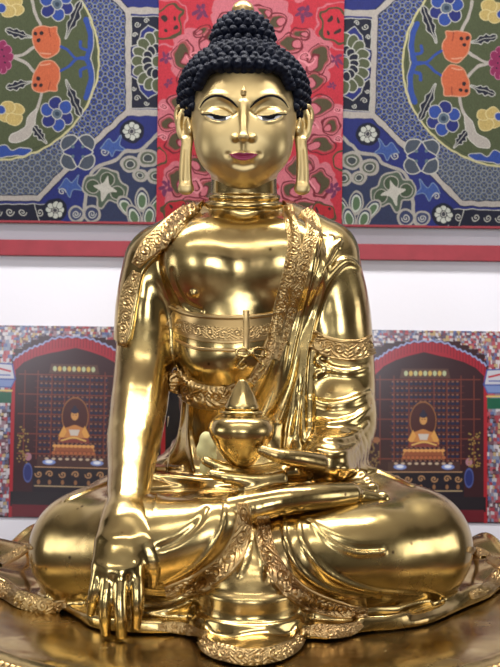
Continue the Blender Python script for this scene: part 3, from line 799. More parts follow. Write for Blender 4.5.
for ang in list(np.radians(np.arange(-14.5, 194, 1.18)))+list(np.radians(np.arange(254.6, 285.5, 1.18))):
    x = math.cos(ang)*(SEAT_R-.001); y = -.022+math.sin(ang)*(SEAT_R-.001)
    g = bmesh.ops.create_uvsphere(bm, u_segments=10, v_segments=6, radius=.0088)
    for v in g['verts']: v.co += Vector((x, y, sz-.012))
b = from_bm('bead_row', bm, GOLDR, ped); b['kind'] = 'stuff'
# altar table below
def slab(name, lo, hi, mat, parent=None, bev=.004):
    bm = bmesh.new(); box(bm, lo, hi, bev); return from_bm(name, bm, mat, parent, smooth=False)
tz = sz-.195
tab = thing('altar_table', 'dark red lacquered altar table under the statue pedestal', 'table', (0,-.05,0))
slab('tabletop', (-.95,-.72,tz-.04), (.95,.62,tz), RED, tab)
for x in (-.88,.88):
    for y in (-.65,.55): slab('leg', (x-.04,y-.04,0), (x+.04,y+.04,tz-.041), RED, tab)
slab('apron', (-.84,-.67,tz-.16), (.84,-.65,tz-.041), RED, tab)
# ---------------------------------------------------------------- room shell
WY = .78
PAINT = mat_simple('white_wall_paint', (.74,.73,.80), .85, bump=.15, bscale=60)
FLOORM = mat_simple('brown_floor', (.10,.06,.04), .35, noise=(3, (.15,.08,.05)))
CEIL = mat_simple('ceiling_paint', (.75,.73,.70), .9)
def struct(name, lo, hi, mat):
    o = slab(name, lo, hi, mat, bev=0); o['kind'] = 'structure'; return o
RX, RY0, RH = 3.0, -5.2, 3.0
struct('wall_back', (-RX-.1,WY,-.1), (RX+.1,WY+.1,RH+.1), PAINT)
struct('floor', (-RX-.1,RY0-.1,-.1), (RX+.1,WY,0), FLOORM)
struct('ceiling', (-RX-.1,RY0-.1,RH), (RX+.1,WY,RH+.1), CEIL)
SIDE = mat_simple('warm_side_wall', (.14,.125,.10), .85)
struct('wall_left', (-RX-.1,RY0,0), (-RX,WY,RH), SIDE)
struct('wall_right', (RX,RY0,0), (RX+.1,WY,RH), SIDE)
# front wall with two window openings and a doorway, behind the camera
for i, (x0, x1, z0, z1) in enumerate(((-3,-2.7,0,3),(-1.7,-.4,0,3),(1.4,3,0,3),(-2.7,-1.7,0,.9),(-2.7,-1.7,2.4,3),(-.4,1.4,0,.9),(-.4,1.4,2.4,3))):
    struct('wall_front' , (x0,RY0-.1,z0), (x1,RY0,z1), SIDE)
RAIL = mat_simple('red_rail_paint', (.27,.022,.035), .5, noise=(25, (.22,.018,.028)))
# rail across the wall
a = P(250,242.5,WY-.02)[2]; b = P(250,258.5,WY-.02)[2]
r = slab('picture_rail', (-2.9,WY-.022,b), (2.9,WY,a), RAIL, bev=.002); r['kind'] = 'structure'; r.name = 'trim_1'
# ---------------------------------------------------------------- painted textiles and prints (pattern in object space)
class Canvas:
    """a woven or printed pattern worked out as colours on a fine grid of points; coordinates in photo-sized units"""
    def __init__(s, x0, x1, y0, y1, res, base):
        s.x0, s.y0 = x0, y0; s.nx = int((x1-x0)*res)+1; s.ny = int((y1-y0)*res)+1
        s.X, s.Y = np.meshgrid(np.linspace(x0, x1, s.nx), np.linspace(y0, y1, s.ny)); s.c = np.empty((s.ny, s.nx, 3)); s.c[:] = base; s.res = res
        s.x1, s.y1 = x1, y1
    def warp(s, amp, wl, seed=0):
        """the wandering of a hand-woven thread"""
        g = np.random.default_rng(seed); dx = 0; dy = 0; X, Y = s.X.copy(), s.Y.copy()
        for k in range(5):
            a, b, c, d, e, f = g.uniform(-1,1,6); n = wl*(.7+.25*k)
            dx = dx+np.sin((X*a+Y*b*1.3)*6.28/n+c*6); dy = dy+np.sin((X*d*1.3+Y*e)*6.28/n+f*6)
        s.GX, s.GY = X, Y; s.X = X+dx*amp/2; s.Y = Y+dy*amp/2
    def unwarp(s): s.X, s.Y = s.GX, s.GY
    def blur(s, n=1):
        for _ in range(n):
            p = np.pad(s.c, ((1,1),(1,1),(0,0)), 'edge'); s.c = (p[:-2,1:-1]+p[2:,1:-1]+p[1:-1,:-2]+p[1:-1,2:]+4*s.c)/8
    def win(s, x0, x1, y0, y1):
        i0 = int(max(0, (y0-s.y0)*s.res)); i1 = int(min(s.ny, (y1-s.y0)*s.res+2)); j0 = int(max(0, (x0-s.x0)*s.res)); j1 = int(min(s.nx, (x1-s.x0)*s.res+2))
        return slice(i0, max(i0, i1)), slice(j0, max(j0, j1))
    def put(s, w, d, col, line=None, lw=1.0):
        """fill where d<0; an outline of width lw straddles the edge"""
        sub = s.c[w]; aa = .5/s.res*1.2
        if col is not None:
            m = np.clip(.5-d/(2*aa), 0, 1)[..., None]; sub = sub*(1-m)+np.array(col)*m
        if line is not None:
            m = np.clip(.5-(np.abs(d)-lw/2)/(2*aa), 0, 1)[..., None]; sub = sub*(1-m)+np.array(line)*m
        s.c[w] = sub
    def ell(s, x, y, rx, ry, col, line=None, lw=1.0, rot=0):
        m = max(rx, ry)+3; w = s.win(x-m, x+m, y-m, y+m); X = s.X[w]-x; Y = s.Y[w]-y
        if X.size == 0: return
        c, n = math.cos(rot), math.sin(rot); X, Y = c*X+n*Y, -n*X+c*Y
        k = np.sqrt((X/rx)**2+(Y/ry)**2); s.put(w, (k-1)*min(rx, ry), col, line, lw)
    def poly(s, pts, col, line=None, lw=1.0, smooth=0):
        p = np.array(pts, float)
        if smooth: p = spline(np.vstack([p, p[:1]]), smooth)[:-1]
        w = s.win(p[:,0].min()-3, p[:,0].max()+3, p[:,1].min()-3, p[:,1].max()+3)
        if s.X[w].size == 0: return
        d = poly_sd(np.stack([s.X[w].ravel(), s.Y[w].ravel()], 1), p).reshape(s.X[w].shape); s.put(w, d, col, line, lw)
    def line(s, pts, lw, col, sm=0):
        p = spline(pts, sm) if sm else np.array(pts, float)
        w = s.win(p[:,0].min()-lw-3, p[:,0].max()+lw+3, p[:,1].min()-lw-3, p[:,1].max()+lw+3)
        if s.X[w].size == 0: return
        X = np.stack([s.X[w].ravel(), s.Y[w].ravel()], 1); d = np.full(len(X), 1e9)
        for a, b in zip(p[:-1], p[1:]):
            ab_ = b-a; q = X-a; t = np.clip((q@ab_)/(ab_@ab_+1e-9), 0, 1); e = q-t[:,None]*ab_; d = np.minimum(d, (e*e).sum(1))
        s.put(w, (np.sqrt(d)-lw/2).reshape(s.X[w].shape), col)
def on_wall(px, py, y): return P(px, py, y)
def sheet(name, cv, ydep, mat, thick=.004, wave=None, parent=None, tone=1.0):
    X = cv.X.ravel(); Y = cv.Y.ravel(); k = (D+ydep)/F
    # a sheet level on the wall; the canvas units are the photo's, so undo the camera's small roll once
    dx = (X-250)*k; dz = (333.5-Y)*k; V = np.stack([cR*dx-sR*dz, np.full_like(dx, ydep), ZC+sR*dx+cR*dz], 1)
    V = np.stack([dx - sR*0, np.full_like(dx, ydep), ZC+dz], 1)
    if wave is not None: V[:,1] += wave(V[:,0], V[:,2])
    idx = np.arange(cv.nx*cv.ny).reshape(cv.ny, cv.nx); Q = np.stack([idx[:-1,:-1], idx[1:,:-1], idx[1:,1:], idx[:-1,1:]], -1).reshape(-1, 4)
    cv.c = cv.c*tone
    # real thickness: a back layer and closed edges
    n = len(V); Bk = V.copy(); Bk[:,1] += thick
    ring = np.concatenate([idx[0,:], idx[1:,-1], idx[-1,-2::-1], idx[-2:0:-1,0]]); ring2 = np.roll(ring, -1)
    used, inv = np.unique(ring, return_inverse=True)
    V2 = np.vstack([V, Bk[ring]]); m = len(ring); e = np.stack([ring, ring2, n+np.roll(np.arange(m), -1), n+np.arange(m)], 1)
    # the back is one coarse panel strip
    col = np.vstack([cv.c.reshape(-1, 3), cv.c.reshape(-1, 3)[ring]*.6])
    return mesh_np(name, V2, np.vstack([Q, e]), mat, parent, col=col)
def S(r, g, b): return tuple(((v/255)/12.92 if v/255 <= .04045 else ((v/255+.055)/1.055)**2.4) for v in (r, g, b))

def TT(px, py):
    dx = px-250; dy = 333.5-py
    return 250 + cR*dx - sR*dy, 333.5 - (sR*dx + cR*dy)
MX = 247.6
def tfL(x, y): return TT(x, y)
def tfR(x, y):
    a, b = TT(x, y); return 2*MX-a, b
CREAM = S(176,168,160); OLV = S(82,88,62); NAVY = S(20,22,44); BLU = S(34,42,112); MBL = S(44,72,150); ORG = S(196,98,62); MAG = S(138,38,84); YEL = S(190,166,102); LT = S(186,184,176)
class Pen:
    def __init__(s, cv, tf): s.cv, s.tf = cv, tf; s.m = -1 if tf is tfR else 1
    def e(s, x, y, rx, ry=None, col=None, line=None, lw=1.0, rot=0): a, b = s.tf(x, y); s.cv.ell(a, b, rx, ry or rx, col, line, lw, rot*s.m)
    def p(s, pts, col, line=None, lw=1.0, sm=0): s.cv.poly([s.tf(*q) for q in pts], col, line, lw, sm)
    def l(s, pts, lw, col, sm=0): s.cv.line([s.tf(*q) for q in pts], lw, col, sm)
def leaf(pn, a, b, w, col, line, n=4):
    a = np.array(a, float); b = np.array(b, float); d = b-a; L = np.linalg.norm(d); d /= L; m = np.array([-d[1], d[0]]); up = []; dn = []
    for i in range(2*n+1):
        t = i/(2*n); ww = w*math.sin(math.pi*min(.96, t+.08))**.7*(1.0 if i % 2 else .62); up.append(a+d*L*t+m*ww); dn.append(a+d*L*t-m*ww)
    pn.p(up+dn[::-1], col, line, .9, 60); pn.l([a, b], .7, line)
def flower(pn, x, y, r, d, n, col, line, cc, a0=0):
    for k in range(n):
        a = a0+2*math.pi*k/n; pn.e(x+d*math.cos(a), y+d*math.sin(a), r, r, col, line, .9)
    pn.e(x, y, d*.55, None, cc, line, .8)
def spiral(pn, x, y, r, col, lw=1.0, turns=1.6, sg=1, a0=0):
    pn.l([(x+r*(1-t*.85)*math.cos(a0+sg*t*turns*6.28), y+r*(1-t*.85)*math.sin(a0+sg*t*turns*6.28)) for t in np.linspace(0,1,22)], lw, col)
def ruyi(pn, x, y, s_, rot, bg, edge, inner, core):
    c, n = math.cos(rot), math.sin(rot)
    f = lambda u, v: (x+s_*(c*u-n*v), y+s_*(n*u+c*v))
    sh = [(-.15,-1.0),(.35,-.95),(.62,-.55),(1.0,-.40),(1.05,.15),(.70,.45),(.30,.42),(.12,.85),(-.12,.85),(-.30,.42),(-.70,.45),(-1.05,.15),(-1.0,-.40),(-.62,-.55),(-.45,-.95)]
    pn.p([f(*q) for q in sh], bg, edge, 1.6, 70)
    for u, v, r in ((-.60,-.02,.32),(.60,-.02,.32),(0,-.52,.34)): pn.e(*f(u, v), s_*r, s_*r, inner, edge, 1.0)
    pn.p([f(*q) for q in [(0,-.7),(.16,-.3),(.6,-.05),(.2,.1),(0,.6),(-.2,.1),(-.6,-.05),(-.16,-.3)]], core, None, 1, 40)
def brocade(cv, tf):
    pn = Pen(cv, tf)
    # octagon with lattice border
    oc = [(128,11),(128,111),(94,143),(66,170),(38,198),(-48,198),(-138,111),(-138,11),(-48,-76),(38,-76)]
    a0, b0 = tf(0, 0)
    w = (slice(None), slice(None)); X = (cv.GX-a0)*pn.m; Y = cv.GY-b0
    pg = np.array([tf(*q) for q in oc]); d = poly_sd(np.stack([cv.X.ravel(), cv.Y.ravel()], 1), pg).reshape(cv.X.shape)
    p_ = 11.2; U = (X+Y)/p_; W = (X-Y)/p_
    fu = np.abs((U % 1)-.5); fw = np.abs((W % 1)-.5); wob = .10*np.cos(2*np.pi*U)*np.cos(2*np.pi*W)
    ln = np.minimum(np.minimum(fu, fw)+.0, 1)*p_/1.414
    ring = np.abs(np.sqrt(((U % 1)-.5)**2+((W % 1)-.5)**2)-.5)*p_/1.414
    low = np.clip((Y-135)/25, 0, 1)[...,None]
    bgc = np.array(S(44,70,158))*(1-low)+np.array(S(62,78,118))*low
    dk = np.array(S(18,24,66))*(1-low)+np.array(S(70,74,80))*low
    lt = np.array(S(128,132,138))
    dia = np.minimum(fu, fw)[...,None]*p_/1.414; lat = np.where(dia < 1.0, dk, bgc); rad = np.sqrt(((U % 1)-.5)**2+((W % 1)-.5)**2)
    lat = np.where((rad[...,None] > .5), dk, lat); lat = np.where((ring[...,None] < .5) | (dia < .22), lt, lat)
    m = np.clip(.5-d, 0, 1)[...,None]; cv.c[:] = cv.c*(1-m)+lat*m
    cv.put(w, d, None, CREAM, 5.2); cv.put(w, np.abs(d)-3.2, None, NAVY, .7)
    mp = Pen(cv, tf); mp.tf = lambda x, y: tf(-10-x, y); mp.m = -pn.m
    brocade_details(mp); brocade_details(pn)
def brocade_details(pn):
    # side compartment
    for yy in (10, 112): pn.l([(128,yy),(175,yy+1)], 6.5, CREAM)
    pn.p([(131,16),(160,16),(160,32),(148,24),(140,32),(138,44),(131,46)], NAVY, LT, .9); pn.p([(131,108),(160,108),(160,92),(148,98),(140,90),(138,80),(131,76)], NAVY, LT, .9)
    for q in ((137,24,3.4,1),(146,20,2.6,-1),(137,98,3.4,-1),(146,103,2.6,1),(134,34,2.4,-1),(134,88,2.4,1)): spiral(pn, q[0], q[1], q[2], LT, .9, 1.3, q[3])
    for k in range(9):
        a = math.radians(90+k*22.5); pn.e(157+19*math.cos(a), 61-24*math.sin(a), 7, 5.5, OLV, LT, 1.0, -a)
    for k in range(7):
        a = math.radians(98+k*27); pn.e(157+10*math.cos(a), 61-13*math.sin(a), 5, 4, NAVY, LT, .9, -a)
    pn.e(157,61,5,6,OLV,LT,.9)
    # medallion
    pn.e(-5,58,104,102,S(76,84,56),S(196,188,140),1.8)
    pn.e(-5,58,100,98,None,S(60,66,48),.8)
    for pts in ([(10,57),(22,54),(34,47)],[(12,57),(25,62),(34,72)],[(31,-4),(35,12),(41,26)],[(42,91),(39,103),(33,116)],[(-20,57),(0,57)]): pn.l(pts, 3.0, CREAM, 12)
    for k in range(10): pn.e(0+9*math.cos(k*.628), 57+13*math.sin(k*.628), 4, 4.5, MAG, S(190,120,150), .6)
    pn.e(0,57,9,12,MAG); 
    for q in ((2,50),(5,62),(4,56)): pn.e(*q, .9, .9, NAVY)
    for sg, cy in ((1,42),(-1,76)):
        f = lambda y: cy+(y-42)*sg
        pn.p([(50,f(27)),(57,f(27)),(57,f(33)),(60,f(40)),(59,f(50)),(52,f(57)),(43,f(57)),(36,f(50)),(32,f(38)),(33,f(29)),(42,f(26))], ORG, S(206,150,120), 1.1, 50)
        pn.l([(49,f(28)),(50,f(36))], .8, S(120,50,40)); pn.l([(40,f(53)),(50,f(54))], 1.4, S(216,150,120))
        for q in ((35,33),(41,33),(38,39.5)): pn.e(q[0], f(q[1]), 2.0, 2.0, S(40,26,30))
        pn.l([(61,f(47)),(68,f(51)),(75,f(58)),(84,f(60))], 2.6, MBL, 12)
        pn.l([(86,f(20)),(90,f(32)),(91,f(46)),(87,f(59))], 5.2, MBL, 14); pn.l([(87,f(50)),(81,f(48)),(81,f(42))], 3.0, MBL, 8)
        pn.l([(89,f(18)),(93.5,f(32)),(94,f(46)),(91,f(60))], .8, LT, 14)
        leaf(pn, (6,f(30)), (31,f(37)), 5, NAVY, LT); leaf(pn, (81,f(2)), (66,f(38)), 5.5, NAVY, LT)
        for k in range(6): pn.e(57+11*math.cos(k*1.047+.4), f(4)+11*math.sin(k*1.047+.4), 6.6, 6.6, MBL if k % 2 else BLU, LT, .9)
        pn.e(57, f(4), 5.4, 5.4, S(88,104,120), LT, .9); pn.e(57, f(4), 2.4, 2.4, S(44,60,80))
        for q in ((6,3,8),(14,0,8),(17,9,6.5),(8,11,7)): pn.e(q[0], f(q[1]), q[2], q[2]*.85, YEL, S(214,196,140), .9)
        pn.e(1, f(8), 4.5, 4.5, MBL, LT, .9)
    pn.p([(36,108),(34,128),(24,140),(10,142),(12,134),(24,127),(28,116)], CREAM, S(200,196,186), .9, 40)
    leaf(pn, (33,126), (46,143), 5, NAVY, LT); pn.p([(-10,152),(4,144),(12,150),(20,147),(32,150),(24,155),(8,156),(0,158)], MBL, LT, .9, 40)
    # quatrefoil knot on the octagon corner
    for q in ((70,144),(86,144),(70,161),(86,161)): pn.e(*q, 9, 9, S(70,78,92), LT, 1.2)
    pn.e(78,152,13,13,S(70,78,92)); pn.p([(78,138),(84,146),(93,152),(84,158),(78,167),(72,158),(63,152),(72,146)], BLU, LT, 1.2, 40)
    for q in ((73,147),(83,147),(73,157),(83,157)): pn.e(*q, 1.7, 1.7, S(90,110,120))
    # diagonal compartment
    for (x, y) in ((132,131),(55,210)):
        pn.e(x, y, 12.2, 11.5, NAVY, None); 
        for k in range(8): pn.e(x+6.3*math.cos(k*.785), y+6.0*math.sin(k*.785), 3.0, 3.0, S(196,198,188), NAVY, .6)
        pn.e(x, y, 2.4, 2.4, S(60,60,70), LT, .7)
    for (x, y) in ((112,146),(70,186)):
        pn.p([(x-12,y+3),(x-4,y-7),(x+2,y-3),(x+9,y-11),(x+8,y-2),(x+13,y+4),(x+4,y+4),(x,y+11),(x-4,y+5)], S(58,84,150), S(120,140,170), .8, 50)
    spiral(pn, 104, 152, 4, LT, 1, 1.3); spiral(pn, 62, 192, 4, LT, 1, 1.3, -1); spiral(pn, 145, 148, 3.5, LT, 1)
    # ruyi clouds along the lower hem
    G = S(168,162,154)
    pn.p([(84,215),(88,185),(96,168),(116,160),(124,152),(140,150),(150,142),(162,140),(162,230),(84,230)], S(44,52,84), G, 3.4, 60)
    ruyi(pn, 105, 190, 21, .25, S(78,92,76), G, S(64,80,58), S(190,186,176))
    for (x, y, r) in ((130,164,8.5),(148,158,9.5),(140,175,6.5),(156,176,8)):
        pn.e(x, y, r, r*.85, S(92,98,84), G, 2.6); pn.e(x, y, r*.5, r*.42, S(60,66,70), LT, .9)
    for (x, y, a) in ((126,206,-.7),(142,200,-.1),(156,206,.4),(134,216,-.4),(149,216,.1)):
        pn.e(x, y, 6.4, 11, S(30,38,80), G, 1.4, a); pn.e(x, y+1, 4.2, 7.5, S(86,110,80), S(196,200,188), 1.3, a)
    pn.e(92,214,8,8,S(52,60,96),G,2.4); spiral(pn, 92, 214, 4.5, LT, 1); pn.e(76,214,7,7,S(60,68,104),G,2.0); spiral(pn, 76, 214, 4, LT, 1)
    # bottom left compartment
    pn.p([(-60,204),(34,204),(40,224),(-60,224)], NAVY, LT, .8)
    for x in range(-50, 34, 12): spiral(pn, x, 212, 4.2, LT, 1.0, 1.4, 1 if x % 24 else -1)
def weave(cv, amp=.10):
    n = rng.normal(0, 1, cv.X.shape); n = (n+np.roll(n,1,0)+np.roll(n,-1,0))/1.7
    t = 1+amp*n+.05*np.sin(cv.X*6.28/1.6)
    cv.c = np.clip(cv.c*t[...,None], 0, 1)
RES = max(1.4, 2.6/QUAL)
BOT = TT(250, 223.8)[1]
TXL, TXR = 155.4, 339.6
CLOTH = mat_vcol('silk_brocade', .78, bump=.5, bscale=700, spec=.25)
WT = WY-.035
wavef = lambda x, z: .004*np.sin(x*19+1)+.003*np.sin(x*41)*(1.9-z)
tp = thing('brocade_hanging', 'woven silk brocade hanging with blue medallion panels and a red centre above the statue', 'wall hanging', (0, WT, ZC+.25))
for nm, x0, x1, tf in (('side_panel', -150, TXL+1, tfL), ('side_panel', TXR-1, 652, tfR)):
    cv = Canvas(x0, x1, -70, BOT, RES, BLU); cv.warp(.35, 14, 3); brocade(cv, tf); cv.unwarp(); weave(cv)
    o = sheet(nm, cv, WT, CLOTH, wave=wavef, parent=tp, tone=.52); o['label'] = 'blue panel with a fruit and flower medallion'
cv = Canvas(TXL-.6, TXR+.6, -70, BOT, RES, S(186,44,60)); cv.warp(1.5, 17, 9)
PK = S(198,108,120); BR = S(78,68,44); DR = S(108,22,36); PU = S(112,44,84)
for m_ in (1, -1):
    class CP(Pen):
        def __init__(s): s.cv = cv; s.m = m_; s.tf = lambda x, y: ((lambda a, b: (a if m_ > 0 else 2*MX-a, b))(*TT(x, y)))
    pn = CP()
    for (x, y, r) in ((306,60,27),(322,122,24),(306,188,30),(268,20,24),(296,-30,28)):
        for k in range(9): pn.e(x+r*.72*math.cos(k*.7), y+r*.78*math.sin(k*.7), r*.36, r*.36, PK, None)
        pn.e(x, y, r*.8, r*.85, PK)
    for (x, y, rx, ry, a) in ((291,44,9,7,.6),(318,60,8,14,.3),(314,82,9,7,-.4),(300,34,6,4,0),(320,106,11,8,-.3),(321,144,11,8,.3),(331,126,7,5,0),(308,118,4,7,0),
                             (300,166,10,7,-.4),(320,183,8,13,-.2),(306,208,12,8,.3),(290,190,7,9,.2),(262,12,8,6,.5),(276,22,8,7,-.5),(292,-20,9,8,0)):
        pn.e(x, y, rx+2.6, ry+2.6, None, DR, 1.3, a); pn.e(x, y, rx, ry, BR, S(150,70,70), 1.2, a); sx_ = 1 if x < 310 else -1; pn.e(x+sx_*rx*.55, y+ry*.2, rx*.62, ry*.62, PK, DR, 1.0, a)
    for (x, y, r, sg) in ((306,58,8,1),(311,127,5,-1),(304,188,9,-1),(338,110,4,1),(338,140,4,-1),(286,70,5,1),(285,150,6,1)): spiral(pn, x, y, r, S(226,140,150), 2.6, 1.2, sg); spiral(pn, x, y, r*.8, DR, .9, 1.2, sg)
    pn.p([(322,12),(331,8),(342,12),(350,20),(350,38),(340,42),(330,40),(322,34)], S(190,40,56), BR, 2.6, 40)
    pn.p([(318,8),(331,3),(352,6),(352,48),(338,48),(326,46),(316,38)], None, PK, 1.6, 40)
    for q in ((328,20),(338,20),(328,31),(338,31)): pn.e(*q, 2.1, 2.6, S(50,34,34))
    for (x, y, r) in ((303,14,6),(336,60,5),(334,190,5),(333,85,3.5),(284,118,6)):
        for k in range(5): pn.e(x+r*.8*math.cos(k*1.256+.3), y+r*.8*math.sin(k*1.256+.3), r*.62, r*.38, PU, None, 1, k*1.256+.3)
    pn.e(322,214,13,11,S(176,34,44),BR,2.0); 
    for q in ((317,209),(327,209),(322,218)): pn.e(*q, 1.8, 2.2, S(50,34,34))
    pn.e(340,160,6,9,S(200,60,74),BR,1.5)
cv.unwarp(); weave(cv, .12)
o = sheet('centre_panel', cv, WT-.006, CLOTH, wave=wavef, parent=tp, tone=.52); o['label'] = 'red and pink centre panel with scrolling clouds'
# red bound hem of the side panels
for x0, x1 in ((-150, TXL), (TXR, 652)):
    k = (D+WT)/F; z = ZC+(333.5-BOT)*k
    h_ = slab('hem', ((x0-250)*k, WT-.004, z-.006), ((x1-250)*k, WT+.006, z+.0015), mat_simple('red_silk_binding', (.20,.02,.03), .8), None, bev=.0015); setpar(h_, tp)
slab_ = slab('hanging_rod', (-1.1, WT, ZC+(333.5+72)*k), (1.1, WT+.02, ZC+(333.5+62)*k), mat_simple('dark_wood', (.06,.03,.02), .5), None); setpar(slab_, tp)

# printed photographs of a temple hall
def patchwork(cv, pn, x0, x1, y0, y1, seed, w=3.4, h=4.2):
    r = random.Random(seed); cols = [S(176,84,92),S(196,190,196),S(92,104,150),S(186,160,116),S(150,120,130),S(112,76,88),S(208,202,206),S(130,140,164),S(160,60,70),S(96,84,104)]
    y = y0
    while y < y1:
        x = x0+(r.random()*w)
        while x < x1:
            c = cols[int(r.random()*len(cols))]; ww = w*(.4+r.random()*.8); hh = h*(.5+r.random())
            xx = min(x+ww, x1); pn.p([(x,y),(xx,y+r.random()),(xx,min(y+hh,y1)),(x,min(y+hh,y1))], c)
            x += ww+.15
        y += h*.8
def temple(cv, pn, haze, seed):
    r = random.Random(seed)
    dk = S(52,20,24)
    pn.p([(366,340),(486,340),(486,522),(366,522)], dk)
    # lattice of niches
    for j, y in enumerate(np.arange(380, 462, 6.6)):
        for x in np.arange(393, 460, 4.6): pn.e(x, y+3.4, 1.8, 2.1, S(28,32,62)); pn.e(x, y+1.6, 1.2, .9, S(134,88,66))
        pn.l([(372 if j%3 == 0 else 390,y-.4),(480 if j%3 == 0 else 464,y-.4)], 1.1 if j%3 == 0 else .8, S(118,54,40) if j%3 == 0 else S(92,40,36))
    for x in (380,394,409,434,447,461,474): pn.l([(x,376),(x,464)], 1.1, S(112,50,36))
    pn.p([(402,369),(448,369),(450,378),(400,378)], S(90,60,50), S(80,50,40), .8)
    for k in range(9): pn.e(406+k*4.8, 373.4, 1.9, 2.6, S(206,172,90) if k % 2 else S(180,190,150))
    # scalloped red valance with pale wavy edging
    top = [(366,372),(372,362),(380,358),(388,352),(400,347),(412,343),(430,342),(446,344),(458,350),(468,354),(478,360),(486,366)]
    bot = [(486,378),(476,368),(464,362),(450,358),(440,356),(424,352),(408,356),(396,360),(384,366),(376,374),(366,384)]
    pn.p(top+bot, S(160,30,46))
    for i, x in enumerate(np.arange(370, 485, 3.1)): 
        yt = np.interp(x, [q[0] for q in top], [q[1] for q in top]); pn.l([(x,yt),(x,yt+9)], .8, S(112,18,34))
    patchwork(cv, pn, 300, 560, 330, 341, seed, 2.8, 3.4)
    for x0, y1 in ((364,362),(368,356),(374,350),(384,346),(394,343)): patchwork(cv, pn, x0-12, x0, 338, y1, seed+x0, 2.6, 3.2)
    for x0, y1 in ((462,345),(470,349),(478,354),(486,360)): patchwork(cv, pn, x0-2, x0+10, 338, y1, seed+x0, 2.6, 3.2)
    for x in (): pn.l([(x,340),(x,345+2*r.random())], 1.0, [S(206,176,90),S(210,210,214),S(70,90,160)][int(r.random()*3)])
    pn.l([(a, b-1.2+(1.2 if i % 2 else -.6)) for i, (a, b) in enumerate(spline(top, 44))], 1.5, S(150,160,205)); 
    # columns with banners and a painted capital
    for x0, x1, xs in ((486,560,485.5),(300,364,365.5)):
        patchwork(cv, pn, x0, x1, 338, 522, seed+x0, 3.2, 4.6)
        pn.l([(xs,378),(xs,522)], 3.6, S(168,32,42)); pn.p([(xs-2,384),(x1,384),(x1,393),(xs+2,393)] if x0 > 400 else [(x0,384),(xs+2,384),(xs-2,393),(x0,393)], S(120,140,190), S(60,80,150), 1.0)
        pn.p([(x0+1,370),(x0+44,368),(x0+44,385),(x0-2,385)], S(196,196,206), S(60,76,150), 1.4); pn.l([(x0+3,377),(x0+20,374),(x0+38,378)], 2.0, S(180,50,60), 14); pn.l([(x0+3,381),(x0+38,381)], 1.2, S(60,80,160))
        pn.p([(x0+1,398),(x0+60,398),(x0+60,409),(x0+1,409)] if x0 > 400 else [(300,398),(363,398),(363,409),(300,409)], S(24,92,66)); pn.l([(x0+1,396.5),(x0+58,396.5)], 1.6, S(214,190,110))
    # the enthroned golden figure in the print
    pn.e(423,421,13,19,S(70,30,24),S(150,96,50),.9)
    pn.p([(409,446),(411,434),(417,431),(423,429),(429,431),(435,434),(438,446)], S(196,130,70), S(90,46,30), .6, 30)
    pn.p([(413,430),(416,436),(412,444),(408,440)], S(220,160,80)); pn.p([(434,430),(431,436),(435,444),(439,440)], S(220,160,80))
    pn.p([(418,434),(429,434),(427,440),(420,440)], S(206,196,186)); pn.p([(410,442),(437,442),(439,447),(408,447)], S(130,60,50)); pn.l([(412,445),(424,442),(436,445)], 1.6, S(222,176,96), 10)
    pn.e(423.4,419.5,3.7,5.2,S(206,150,84)); pn.e(423.4,415.0,3.9,3.0,S(36,34,56)); pn.e(423.4,411.6,1.7,1.8,S(36,34,56))
    pn.l([(421.6,419.4),(422.6,419.4)], .7, S(60,34,30)); pn.l([(424.4,419.4),(425.4,419.4)], .7, S(60,34,30))
    pn.p([(405,450),(442,450),(444,459),(402,459)], S(150,84,50), S(210,150,80), .9)
    for k in range(10): pn.e(405+k*4.2, 450.5, 2.1, 1.6, S(224,160,90)); pn.e(404+k*4.4, 457.6, 2.2, 1.9, S(176,100,60), S(96,44,34), .5)
    # altar, lamps, offerings
    pn.p([(388,462),(460,462),(460,471),(388,471)], S(70,44,40)); 
    for k in range(9): pn.e(396+k*6.8, 463.6, 2.0, 1.2, S(200,176,150))
    for x in (400,448): pn.e(x, 467, 6.4, 2.6, S(128,150,214)); pn.e(x, 466.6, 3.6, 1.6, S(236,240,250))
    pn.p([(384,471),(464,471),(464,497),(384,497)], S(22,18,26))
    for k, x in enumerate((396,408,421,434,447,458)):
        spiral(pn, x, 479, 3.6, S(176,132,90), 1.3, 1.2, 1 if k % 2 else -1); pn.e(x, 487, 1.6, 2.4, S(150,104,66))
    pn.l([(386,491),(462,491)], 1.0, S(196,170,130)); pn.l([(386,472),(462,472)], .9, S(196,150,110))
    pn.p([(372,497),(486,497),(486,512),(372,512)], S(26,24,28)); pn.p([(366,510),(484,510),(484,522),(366,522)], S(104,22,32))
    pn.e(469,478,4.2,9,S(34,46,110),S(80,96,160),.8); pn.e(469,462,3.4,4,S(170,120,130)); pn.e(372,474,3.0,8,S(44,40,90)); pn.e(376,440,4,3,S(150,96,60))
    for k in range(46): pn.e(472+11*r.random()-3, 432+36*r.random(), .9, .9, S(150,120,60))
    for k in range(34): pn.e(372+10*r.random()-3, 440+26*r.random(), .9, .9, S(130,104,60))
    cv.blur(max(1, int(PR*.9)))
    cv.c = cv.c*(1-haze)+np.array(S(150,140,150))*haze  # glossy haze over the print, mixed into its colours
PRINT = mat_vcol('glossy_photo_print', .22, spec=.5)
PR = max(1.6, 3.0/QUAL)
